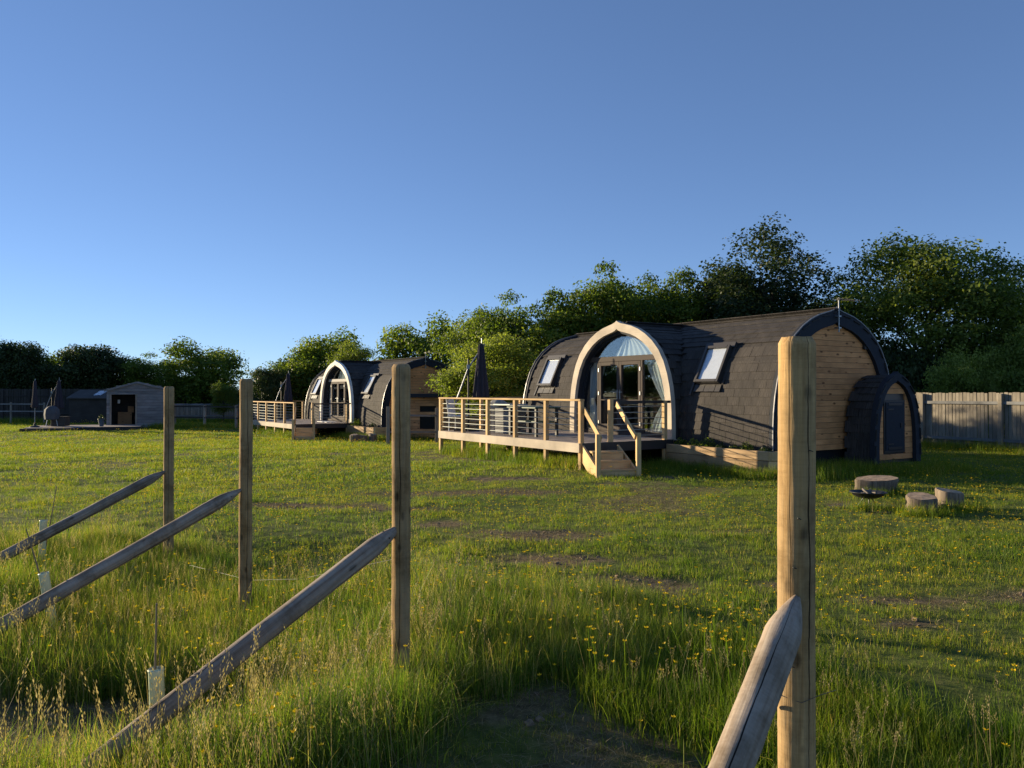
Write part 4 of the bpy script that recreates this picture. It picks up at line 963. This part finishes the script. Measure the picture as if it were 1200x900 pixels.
# leaf size grows with the variant's typical distance
leafy('foliage_sunlit', [(0, (.10, .15, .03)), (.5, (.20, .26, .05)), (1, (.30, .34, .09))], .5)  # leaf colour lightened to paint in sun that the shaded bushes miss
VAR = {'broad': tree_mesh('broad', 1, 7.6, 8.0, 1.0, 92, 56000, .068, 'foliage_deep', 'round', cr=.105),
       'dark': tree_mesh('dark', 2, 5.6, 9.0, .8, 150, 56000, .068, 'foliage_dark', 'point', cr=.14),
       'ash': tree_mesh('ash', 3, 4.2, 7.0, 1.3, 58, 26000, .066, 'foliage', 'multi', cr=.135),
       'ash_b': tree_mesh('ash_b', 14, 4.6, 6.4, .8, 64, 28000, .066, 'foliage', 'multi', cr=.135),
       'light': tree_mesh('light', 5, 4.4, 6.0, .5, 66, 26000, .062, 'foliage_light', 'round', cr=.14),
       'round': tree_mesh('round', 6, 5.2, 6.0, .5, 60, 17000, .095, 'foliage', 'round', cr=.14),
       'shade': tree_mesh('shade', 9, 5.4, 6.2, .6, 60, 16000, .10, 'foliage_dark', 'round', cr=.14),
       'bush': tree_mesh('bush', 12, 3.6, 3.0, .0, 64, 24000, .045, 'foliage_sunlit', 'bush', cr=.12),
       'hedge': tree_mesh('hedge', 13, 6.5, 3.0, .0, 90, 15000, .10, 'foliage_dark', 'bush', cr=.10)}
VW = {'broad': 7.6, 'dark': 5.6, 'ash': 4.2, 'ash_b': 4.6, 'light': 4.4, 'round': 5.2, 'shade': 5.4, 'bush': 3.6, 'hedge': 6.5}
def tree(var, px, hw, top, d, label, rz=0, name='tree', cat='tree', x=None, h=None, wdt=None, group='trees around the field'):
    cm, tm_, H = VAR[var]; X = PX(px, d) if x is None else x; g = G(X, d)
    hh = (ZP(top, d)-g) if h is None else h; ww = 2*hw/F*d if wdt is None else wdt
    r_ = empty(name, (X, d, g), rz, label, cat, group); sx = ww/VW[var]; r_.scale = (sx, sx, hh/H)
    link('crown', cm, r_); link('trunk', tm_, r_); return r_
T = tree
T('broad', 1092, 110, 284, 32, 'broad spreading tree with pale gaps behind the right end fence', 0.4, 'broadleaf_tree')
T('dark', 896, 86, 274, 34, 'tallest dark pointed tree behind the near pod roof', 1.1, 'dark_tree')
T('shade', 850, 62, 318, 36, 'dense dark tree at the left foot of the tallest pointed tree', 2.0, 'broadleaf_tree')
T('shade', 965, 45, 352, 38, 'dark tree filling behind the near pod gable', .3, 'broadleaf_tree')
T('ash', 790, 55, 322, 36, 'slender tree just right of the near porch peak', 1.0, 'ash_tree')
T('ash_b', 714, 60, 318, 35, 'tall airy ash tree above the near porch arch', 2.4, 'ash_tree')
T('ash', 656, 52, 340, 34, 'airy ash tree showing pale stems left of the porch arch', 4.0, 'ash_tree')
T('ash_b', 606, 54, 349, 35, 'light green ash tree above the left skylight', .7, 'ash_tree')
T('light', 560, 44, 372, 37, 'lower bright tree behind the near deck parasol', .2, 'broadleaf_tree')
T('light', 620, 50, 396, 34.5, 'bright leafy low tree behind the left roof of the near pod', 1.7, 'broadleaf_tree')
T('light', 745, 50, 372, 36.5, 'leafy tree directly behind the porch roof ridge', 2.7, 'broadleaf_tree')
T('round', 494, 46, 375, 48, 'round tree rising behind the far pod gable', 1.3, 'broadleaf_tree')
T('round', 384, 44, 390, 54, 'taller tree above the far porch arch', 2.2, 'broadleaf_tree')
T('light', 418, 28, 401, 50, 'small tree just right of the far porch peak', .5, 'broadleaf_tree')
T('round', 345, 42, 417, 52, 'mid height tree left of the far porch', 3.3, 'broadleaf_tree')
T('shade', 318, 24, 432, 50, 'dark low tree behind the far deck parasol', 4.1, 'broadleaf_tree')
T('round', 238, 45, 402, 60, 'round isolated looking tree behind the low grey fence', 5.1, 'broadleaf_tree')
T('ash_b', 182, 34, 417, 62, 'lower tree behind the grey shed roof', 1.9, 'broadleaf_tree')
T('light', 262, 15, 449, 52, 'small round bright shrub on the low grey fence line', 1.2, 'garden_shrub', 'shrub')
for k, (px, hw, top, vr, d, lb) in enumerate(((132, 36, 418, 'shade', 63, 'dark tree left of the shed ridge'), (98, 36, 405, 'shade', 61, 'dark tree with bright gaps above the cabin'), (62, 36, 412, 'round', 63, 'dark tree above the platform parasols'),
                                          (25, 34, 401, 'shade', 60, 'dark tree near the left edge'), (-8, 34, 398, 'round', 62, 'dark tree cut off by the left edge'), (-50, 42, 395, 'shade', 60, 'tree beyond the left edge of the view'), (-100, 45, 395, 'shade', 58, 'second tree beyond the left edge of the view'))):
    T(vr, px, hw, top, d, lb, k*1.3, 'broadleaf_tree')
T('broad', 1260, 80, 330, 33, 'tree beyond the right edge of the view', 2.8, 'broadleaf_tree')
T('bush', 1120, 42, 412, 27.5, 'bright twiggy bush over the fence nearest the pod store', .6, 'bush', 'bush')
T('bush', 1205, 50, 378, 27, 'taller bright bush over the fence at the right edge', 2.1, 'bush', 'bush')
T('bush', 1165, 34, 425, 27.2, 'low bright bush between the two bushes over the fence', 4.1, 'bush', 'bush')
T('bush', 1290, 60, 395, 26, 'bush over the fence outside the right edge', 3.1, 'bush', 'bush')
T('light', 572, 58, 394, 30.5, 'low bright bushy tree behind the near deck parasol, added to shade the right fence', 3.6, 'broadleaf_tree')  # added low tree, sized so its shadow covers the lower right fence
T('ash_b', 752, 46, 330, 37, 'tree filling the skyline between the two slender trees', 3.9, 'ash_tree')
T('ash', 576, 36, 366, 36, 'slim tree at the left shoulder of the near tree row', 5.2, 'ash_tree')
T('round', 830, 40, 330, 37, 'tree just left of the tallest pointed tree', .9, 'broadleaf_tree')
hl = [(1060, 60, 405, 30), (1150, 70, 395, 34), (1240, 70, 400, 32), (960, 70, 400, 37), (880, 70, 400, 38), (790, 70, 415, 38), (700, 70, 425, 38), (610, 70, 430, 38), (540, 50, 430, 40), (480, 60, 440, 56), (410, 60, 440, 58), (340, 60, 445, 60),
      (285, 50, 455, 64), (230, 50, 447, 66), (165, 55, 443, 68), (100, 55, 440, 68), (40, 55, 440, 66), (-30, 60, 440, 66), (-110, 60, 430, 64)]
HL = ['under the broad tree at the right', 'just over the fence near the right edge', 'beyond the right edge of the view', 'right of the near pod gable peak', 'under the tallest pointed tree', 'behind the near pod ridge', 'behind the near porch arch',
      'behind the left roof of the near pod', 'between the deck parasol and the near pod', 'behind the far pod gable', 'behind the far porch roof', 'left of the far porch', 'above the low grey fence by the far deck', 'behind the low grey fence', 'behind the shed ridge', 'behind the dark cabin', 'behind the platform parasols', 'at the left edge of the field', 'beyond the left edge of the field']
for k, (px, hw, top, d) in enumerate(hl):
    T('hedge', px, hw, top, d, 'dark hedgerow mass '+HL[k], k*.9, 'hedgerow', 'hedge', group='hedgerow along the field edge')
# the field edge to the left of the view, what the porch glass reflects
for k in range(9):
    T(('round', 'shade', 'ash_b')[k % 3], 0, 0, 0, -12+k*9.5, 'tree of the western field edge outside the view, '+['southernmost', 'second from the south', 'third from the south', 'fourth from the south', 'at the middle of the row', 'fourth from the north', 'third from the north', 'second from the north', 'northernmost'][k], k*1.1, 'broadleaf_tree', x=-88-3*math.sin(k*2), h=7.0+1.2*math.sin(k*1.7), wdt=11, group='trees of the western field edge')

# ------------------------------------------------------------------ plants in the planters
def plant_mesh(seed, h, r, n, mat, size):
    rs = np.random.default_rng(seed); D = rs.normal(size=(n, 3)); D /= np.linalg.norm(D, axis=1)[:, None]; D[:, 2] = np.abs(D[:, 2])
    P = D*np.array([r, r, h])*(rs.random(n)**.5)[:, None]; Nn = D*.5+rs.normal(size=D.shape)*.5+np.array([0, 0, .5]); Nn /= np.linalg.norm(Nn, axis=1)[:, None]
    V, Fq = leaf_quads(P, Nn, size, rs, .45); return npmesh('leaves', V, Fq, mat, np.clip(.5+.3*rs.normal(size=n), 0, 1))
pm = [plant_mesh(1, .22, .17, 260, 'foliage_light', .03), plant_mesh(2, .26, .22, 420, 'foliage', .022), plant_mesh(3, .16, .14, 160, 'foliage_dark', .035)]
spec = [(.30, 0, 'leafy green plant in the near planter closest to the porch'), (.72, 0, 'second leafy plant from the porch in the near planter'), (1.10, 1, 'bushiest bright plant in the near planter'), (1.50, 2, 'dark low plant at the middle of the near planter'),
        (1.85, 2, 'dark plant right of the middle of the near planter'), (2.2, 0, 'small green plant near the right end of the near planter'), (2.65, 2, 'dark plant at the right corner of the near planter')]
for u, mi, lb in spec:
    p = pods[0](u, -.0, .33); o = empty('planter_plant', p, u*3, lb, 'plant', 'plants in the near planter'); link('leaves', pm[mi], o)
    b2 = MB(); b2.tube([(0, 0, 0), (.03, .02, .2), (.05, 0, .34)], [.004, .003, .002], 5); b2.build('stem', 'grass', o)
for u, mi, lb in ((.5, 1, 'bushy plant in the far planter beside the porch'), (2.2, 2, 'low dark plant in the far planter')):
    p = pods[1](u, 0, .33); o = empty('planter_plant', p, u, lb, 'plant', 'plants in the far planter'); o.scale = (1.5,)*3; link('leaves', pm[mi], o)
o = empty('pot_plant', (PX(119, 41), 41, .1), 0, 'small dark plant in the pot beside the shed', 'plant'); link('leaves', pm[2], o); o.scale = (1.4, 1.4, 2)

# ------------------------------------------------------------------ grass
def blades(rs, n, spread, h0, h1, wd, lean, tint=(.1, .8), segs=3, curl=.5, straw=.05):
    bx, by = rs.normal(size=(2, n))*spread*.5; a = rs.uniform(0, 6.2832, n); h = rs.uniform(h0, h1, n); ln = np.abs(rs.normal(size=n))*lean*h
    face = rs.uniform(0, 6.2832, n); wv = wd*rs.uniform(.6, 1.3, n); V = []; 
    for s in range(segs+1):
        t = s/segs; q = t**(1+curl*2); cx = bx+np.cos(a)*ln*q; cy = by+np.sin(a)*ln*q; cz = h*(t-.18*t*t*np.minimum(1, ln/h*1.5))
        ww = wv*(1-t**1.6)*.5 if s < segs else 0*wv
        V.append(np.stack([cx-np.cos(face)*ww, cy-np.sin(face)*ww, cz], 1)); V.append(np.stack([cx+np.cos(face)*ww, cy+np.sin(face)*ww, cz], 1))
    V = np.stack(V, 1).reshape(-1, 3); k = 2*(segs+1); b0 = np.arange(n)*k
    Fq = np.concatenate([np.stack([b0+2*s, b0+2*s+1, b0+2*s+3, b0+2*s+2], 1) for s in range(segs)])
    tv = rs.uniform(*tint, n); tv[rs.random(n) < straw] = 1.0
    return V, Fq, np.tile(tv, segs)
def proto_coll(name, meshes):
    c = bpy.data.collections.new(name)
    for i, me in enumerate(meshes): o = bpy.data.objects.new('%s_%02d' % (name, i), me); c.objects.link(o)
    return c
def scatter(name, P, idx, scale, coll, label, cat=None, tilt=.08):
    n = len(P); me = bpy.data.meshes.new(name); me.vertices.add(n); me.vertices.foreach_set('co', P.astype(np.float32).ravel())
    r_ = np.zeros((n, 3), np.float32); r_[:, 2] = rng.uniform(0, 6.2832, n); r_[:, :2] = rng.normal(size=(n, 2))*tilt
    for nm, ty, dat in (('rot', 'FLOAT_VECTOR', r_.ravel()), ('scl', 'FLOAT', scale.astype(np.float32)), ('idx', 'INT', idx.astype(np.int32))):
        a = me.attributes.new(nm, ty, 'POINT'); a.data.foreach_set('vector' if ty == 'FLOAT_VECTOR' else 'value', dat)
    o = link(name, me); tag(o, label, kind='stuff')
    ng = bpy.data.node_groups.new(name, 'GeometryNodeTree')
    ng.interface.new_socket('Geometry', in_out='INPUT', socket_type='NodeSocketGeometry'); ng.interface.new_socket('Geometry', in_out='OUTPUT', socket_type='NodeSocketGeometry')
    gi = ng.nodes.new('NodeGroupInput'); go = ng.nodes.new('NodeGroupOutput'); ip = ng.nodes.new('GeometryNodeInstanceOnPoints'); ci = ng.nodes.new('GeometryNodeCollectionInfo')
    ci.inputs['Collection'].default_value = coll; ci.inputs['Separate Children'].default_value = True; ci.inputs['Reset Children'].default_value = True
    ip.inputs['Pick Instance'].default_value = True
    def na(nm, dt): q = ng.nodes.new('GeometryNodeInputNamedAttribute'); q.data_type = dt; q.inputs['Name'].default_value = nm; return q.outputs['Attribute']
    ng.links.new(gi.outputs[0], ip.inputs['Points']); ng.links.new(ci.outputs[0], ip.inputs['Instance']); ng.links.new(na('idx', 'INT'), ip.inputs['Instance Index'])
    ng.links.new(na('rot', 'FLOAT_VECTOR'), ip.inputs['Rotation']); ng.links.new(na('scl', 'FLOAT'), ip.inputs['Scale']); ng.links.new(ip.outputs[0], go.inputs[0])
    md = o.modifiers.new('scatter', 'NODES'); md.node_group = ng; return o
def pts_view(d0, d1, dens, margin=1.25, left=0.0):
    """random ground points in the wedge the camera sees plus a margin"""
    k = .641*margin; n = int((d1*d1-d0*d0)*k*dens); d = np.sqrt(rng.uniform(d0*d0, d1*d1, n)); x = rng.uniform(-1, 1, n)*k*d*1.0+rng.uniform(-.6, .6, n)
    return x, d
def blocked(x, y):
    b_ = np.zeros(x.shape, bool)
    for (loc, rz) in (POD1, POD2):
        c, s = math.cos(rz), math.sin(rz); dx, dy = x-loc[0], y-loc[1]; u = dx*c+dy*s; v = -dx*s+dy*c
        b_ |= (u > UL) & (u < E_) & (v > V1) & (v < V1+2*HW)
        b_ |= (u > .1) & (u < 3.0) & (v > -.3) & (v < .3)
    b_ |= (x > xa) & (x < xb) & (y > 39.5) & (y < 43)
    return b_
rs = np.random.default_rng(5)
def mesh_of(parts, name, mats):
    Vs, Fs, Ts, Ms = [], [], [], []; o = 0
    for (V, Fq, t), mi in parts: Vs.append(V); Fs.append(Fq+o); Ts.append(t); Ms.append(np.full(len(Fq), mi)); o += len(V)
    me = npmesh(name, np.vstack(Vs), np.vstack(Fs), mats, np.concatenate(Ts)); me.polygons.foreach_set('material_index', np.concatenate(Ms).astype(np.int32)); return me
def seedhead(rs, n, h0, h1, spread):
    Vs, Fs, Ts = [], [], []; o = 0
    for q in range(n):
        b0 = np.array([rs.normal()*spread, rs.normal()*spread, 0]); h = rs.uniform(h0, h1); a = rs.uniform(0, 6.28); ln = rs.uniform(.05, .3)*h
        top = b0+np.array([math.cos(a)*ln, math.sin(a)*ln, h]); mid = b0*.5+top*.5-np.array([math.cos(a), math.sin(a), 0])*ln*.2; w0 = .0011
        sx = np.array([math.sin(a), -math.cos(a), 0])*w0
        V = np.array([b0-sx, b0+sx, mid+sx, mid-sx, top+sx*.6, top-sx*.6]); Vs.append(V); Fs.append(np.array([[0, 1, 2, 3], [3, 2, 4, 5]])+o); Ts += [.2, .2]; o += 6
        dirv = (top-mid)/np.linalg.norm(top-mid)
        for k in range(rs.integers(14, 22)):
            t = k/20; p = top-dirv*t*.13*h/.5; r_ = (.006+.016*t)*rs.uniform(.5, 1.2); a2 = rs.uniform(0, 6.28); q0 = p+np.array([math.cos(a2)*r_, math.sin(a2)*r_, .008]); l = .0075; s2 = .0022
            V = np.array([q0-dirv*l, q0+np.array([math.sin(a2), -math.cos(a2), 0])*s2, q0+dirv*l, q0-np.array([math.sin(a2), -math.cos(a2), 0])*s2]); Vs.append(V); Fs.append(np.array([[0, 1, 2, 3]])+o); Ts.append(rs.random()); o += 4
    return np.vstack(Vs), np.vstack(Fs), np.array(Ts)
def flower(rs, h, r=.011, lean=.15):
    a = rs.uniform(0, 6.28); top = np.array([math.cos(a)*lean*h, math.sin(a)*lean*h, h]); s = np.array([math.sin(a), -math.cos(a), 0])*.0011; z = np.zeros(3)
    V1_ = np.array([z-s, z+s, top+s, top-s]); V = []; Fq = []; o = 0
    for k in range(5):
        b = k*1.2566+a; d = np.array([math.cos(b), math.sin(b), 0]); e = np.array([-math.sin(b), math.cos(b), 0]); up = np.array([0, 0, 1.0])
        V += [top, top+d*r*.6+e*r*.45+up*r*.35, top+d*r+up*r*.75, top+d*r*.6-e*r*.45+up*r*.35]; Fq.append([o, o+1, o+2, o+3]); o += 4
    return (V1_, np.array([[0, 1, 2, 3]]), np.array([.4])), (np.array(V), np.array(Fq), rs.random(5))
lawnN = [mesh_of([(blades(rs, 26, .11, .022, .062, .0034, .55, (.05, .85), 2, straw=.10), 0)], 'lawn_tuft', ['grass']) for _ in range(8)]
lawnF = [mesh_of([(blades(rs, 34, .26, .035, .085, .010, .5, (.1, .9), 1, straw=.06), 0)], 'lawn_tuft_far', ['grass']) for _ in range(6)]
midT = [mesh_of([(blades(rs, 34, .15, .08, .22, .0048, .45, (0, .7), 3, straw=.05), 0)], 'meadow_tuft', ['grass']) for _ in range(7)]
tallT = [mesh_of([(blades(rs, 42, .17, .14, .40, .0044, .42, (.05, .9), 4, straw=.14), 0)], 'tall_tuft', ['grass_tall']) for _ in range(4)]+[mesh_of([(blades(rs, 36, .20, .10, .34, .005, .95, (0, .95), 4, curl=.9, straw=.22), 0)], 'tall_tuft', ['grass_tall']) for _ in range(3)]
seedT = [mesh_of([(blades(rs, 16, .16, .18, .42, .004, .3, (.2, .9), 4, straw=.2), 0), (seedhead(rs, 6, .34, .62, .09), 1)], 'seed_tuft', ['grass_tall', 'seed_head']) for _ in range(5)]
hayT = [mesh_of([(blades(rs, 30, .20, .01, .035, .003, 4.5, (0, 1), 3, straw=0), 0)], 'hay_tuft', ['hay']) for _ in range(4)]
def fm(h, n, r, sp):
    ps = []
    for q in range(n):
        (s_, f_) = flower(rs, h*rs.uniform(.7, 1.2), r); off = np.array([rs.normal()*sp, rs.normal()*sp, 0]); ps += [((s_[0]+off, s_[1], s_[2]), 0), ((f_[0]+off, f_[1], f_[2]), 1)]
    return mesh_of(ps, 'flower', ['grass', 'buttercup'])
flT = [fm(.33, 2, .0125, .06) for _ in range(4)]; flL = [fm(.10, 3, .012, .12) for _ in range(5)]; flF = [fm(.10, 4, .017, .25) for _ in range(4)]
lawn_c = proto_coll('lawn_parts', lawnN+lawnF+midT); tall_c = proto_coll('tall_parts', tallT+seedT+hayT); fl_c = proto_coll('flower_parts', flT+flL+flF)
def zone(x, y):
    jx = x+.25*(fbm(x*1.5, y*1.5, 50)-.5)*2; jy = y+.25*(fbm(x*1.5, y*1.5, 60)-.5)*2
    tall = inpoly(jx, jy, TALL) & ~inpoly(jx, jy, GAP); med = inpoly(jx, jy, MEDIUM) & ~tall; path = inpoly(jx, jy, PATH) & ~tall & ~med
    return tall, med, path
X, Y, IDX, S = [], [], [], []
for d0, d1, dens, far in ((1.2, 5, 150, 0), (5, 9, 120, 0), (9, 15, 62, 0), (15, 26, 26, 1), (26, 60, 11, 1)):
    x, y = pts_view(d0, d1, dens); tall, med, path = zone(x, y); wn = worn(x, y); u = rng.random(len(x))
    keep = ~blocked(x, y) & (u > wn*.92) & ~(tall & (u < .6)); x, y, med, path, wn = x[keep], y[keep], med[keep], path[keep], wn[keep]
    n = len(x); cl = .62*fbm(x*1.1, y*1.1, 70)+.38*fbm(x*.22, y*.3, 170); cl2 = vn(x*5, y*5, 74)
    if far: i_ = 8+rng.integers(0, 6, n); s = .45+1.0*cl**1.2+.3*cl2
    else: i_ = rng.integers(0, 8, n); s = .42+1.0*cl**1.2+.42*cl2
    s = s*(1-.45*wn)
    if far: s *= np.where(y > 26, 1.25, 1.0)
    mm = (rng.random(n) < (.035 if d1 < 16 else .0)*(cl > .5)); i_ = np.where(mm, 14+rng.integers(0, 7, n), i_); s = np.where(mm, s*.45, s)
    s = np.where(path, s*.9, s)
    X.append(x); Y.append(y); IDX.append(i_); S.append(s)
# longer meadow tufts
x, y = pts_view(1.2, 7, 260); tall, med, path = zone(x, y); k = med; x, y = x[k], y[k]
X.append(x); Y.append(y); IDX.append(14+rng.integers(0, 7, len(x))); S.append(.5+.8*fbm(x*1.6, y*1.6, 77))
# unmown strips round the decks, planters, fences, shed and stumps
def strip(ax, ay, bx, by, wd, n, s0, s1):
    t = rng.random(n); x = ax+(bx-ax)*t+rng.normal(size=n)*wd; y = ay+(by-ay)*t+rng.normal(size=n)*wd; k = ~blocked(x, y); x, y = x[k], y[k]
    X.append(x); Y.append(y); IDX.append(14+rng.integers(0, 7, len(x))); S.append(rng.uniform(s0, s1, len(x)))
l = pods[0]
def lstrip(l, u0, v0, u1, v1, *a): p, q = l(u0, v0), l(u1, v1); strip(p[0], p[1], q[0], q[1], *a)
lstrip(l, -6.4, -2.5, .0, -2.5, .12, 420, .8, 1.7); lstrip(l, -6.2, -1.4, -.3, -1.4, .45, 600, .8, 1.7); lstrip(l, .3, -.6, 3.2, -.5, .14, 260, .6, 1.5)
lstrip(l, 3.2, .0, 3.2, 2.6, .35, 420, .8, 1.9); lstrip(l, 3.9, 2.6, 3.9, 4.6, .25, 260, .6, 1.5); lstrip(l, 1.2, -1.5, .4, -.6, .25, 160, .5, 1.2)
strip(f1[0]-1, f1[1]+.5, fB[0], fB[1], .35, 900, .7, 1.9)
l = pods[1]; lstrip(l, -6.4, -2.5, .0, -2.5, .2, 300, 1, 1.8); lstrip(l, .3, -.6, 4, -.5, .2, 200, 1, 1.8); lstrip(l, 3.2, .0, 3.4, 4.6, .3, 200, 1, 1.8)
strip(PX(155, 42.6), 42.6, PX(215, 42.6), 42.6, .25, 160, 1, 2.3); strip(PX(200, 52), 52, PX(300, 53), 53, .5, 300, 1, 2.2); strip(PX(205, 44), 44, PX(300, 43), 43, .3, 160, 1, 2); strip(PX(-30, 51), 51, PX(110, 51.5), 51.5, .6, 350, 1, 2.4)
for sx_, sy_ in ((5.85, 12.9), (5.52, 10.8), (6.12, 11.2), (5.03, 11.3)): strip(sx_-.3, sy_-.25, sx_+.3, sy_-.2, .10, 45, .5, 1.1)
x = np.concatenate(X); y = np.concatenate(Y)
scatter('lawn_grass', np.stack([x, y, gz(x, y)-.004], 1), np.concatenate(IDX), np.concatenate(S), lawn_c, 'short sunlit lawn grass over the whole field')
# tall grass along the braced fence
x, y = pts_view(1.2, 10.5, 290, 1.15); tall, med, path = zone(x, y); k = tall & (x > -9); x, y = x[k], y[k]; n = len(x)
cl = fbm(x*.9, y*.9, 80); i_ = rng.integers(0, 7, n); sd_ = rng.random(n) < np.where((y < 4.9) & (x < -.5), .11, .035); i_ = np.where(sd_, 7+rng.integers(0, 5, n), i_); s = .45+.9*cl
s *= np.where(y > 6.8, .8, 1.0)*np.where(x > -.3, .82, 1.0)
x2, y2 = pts_view(1.2, 5, 11); t2, m2, p2 = zone(x2, y2); k = m2; x2, y2 = x2[k], y2[k]
x3, y3 = pts_view(1.2, 14, 170); w3 = worn(x3, y3); t3, m3, p3 = zone(x3, y3); k = (rng.random(len(x3)) < np.maximum(w3*.8, p3*.5)) & ~t3 & ~m3; x3, y3 = x3[k], y3[k]
xs_ = np.concatenate([x, x2, x3]); ys_ = np.concatenate([y, y2, y3])
ii = np.concatenate([i_, 7+rng.integers(0, 5, len(x2)), 12+rng.integers(0, 4, len(x3))]); s_ = np.concatenate([s, .45+.25*rng.random(len(x2)), .7+.5*rng.random(len(x3))])
scatter('tall_grass', np.stack([xs_, ys_, gz(xs_, ys_)-.004], 1), ii, s_, tall_c, 'long seeding meadow grass along the braced fence')
cx_, cy_ = pts_view(1.6, 12, 60); wv_ = worn(cx_, cy_); tz, mz_, pz_ = zone(cx_, cy_); k = (rng.random(len(cx_)) < wv_**2*.8) & ~tz & ~mz_; cx_, cy_ = cx_[k], cy_[k]
def clod_mesh(sd_):
    q = np.random.default_rng(sd_); bm = bmesh.new(); bmesh.ops.create_icosphere(bm, subdivisions=2, radius=.02)
    for v_ in bm.verts: v_.co = v_.co*(1+.28*q.normal()*.6); v_.co.z *= .55
    me = bpy.data.meshes.new('clod'); bm.to_mesh(me); bm.free(); me.materials.append(M['ground_clod']); return me
clod_c = proto_coll('clod_parts', [clod_mesh(q) for q in range(4)])
scatter('soil_clods', np.stack([cx_, cy_, gz(cx_, cy_)], 1), rng.integers(0, 4, len(cx_)), rng.uniform(.25, 1.3, len(cx_))**1.5, clod_c, 'loose soil crumbs and dry thatch on the bare patches', tilt=.5)
# buttercups
FX, FY, FI, FS = [], [], [], []
for d0, d1, dens, k0, kn in ((1.6, 7, 26, 0, 4), (3.5, 14, 16, 4, 5), (14, 26, 4.5, 9, 4), (26, 50, 2.2, 9, 4)):
    x, y = pts_view(d0, d1, dens, 1.1); tall, med, path = zone(x, y); c = fbm(x*.55, y*.55, 90)
    if k0 == 0: k = (tall | med) & (c > .42)
    else: k = ~tall & (c > .44) & (worn(x, y) < .4) & ~blocked(x, y) & ~path
    x, y = x[k], y[k]; FX.append(x); FY.append(y); FI.append(k0+rng.integers(0, kn, len(x))); FS.append(rng.uniform(.75, 1.2, len(x))*(1.4 if d0 > 20 else 1))
x, y = np.concatenate(FX), np.concatenate(FY)
scatter('buttercups', np.stack([x, y, gz(x, y)], 1), np.concatenate(FI), np.concatenate(FS), fl_c, 'yellow buttercups dotted through the grass', tilt=.15)
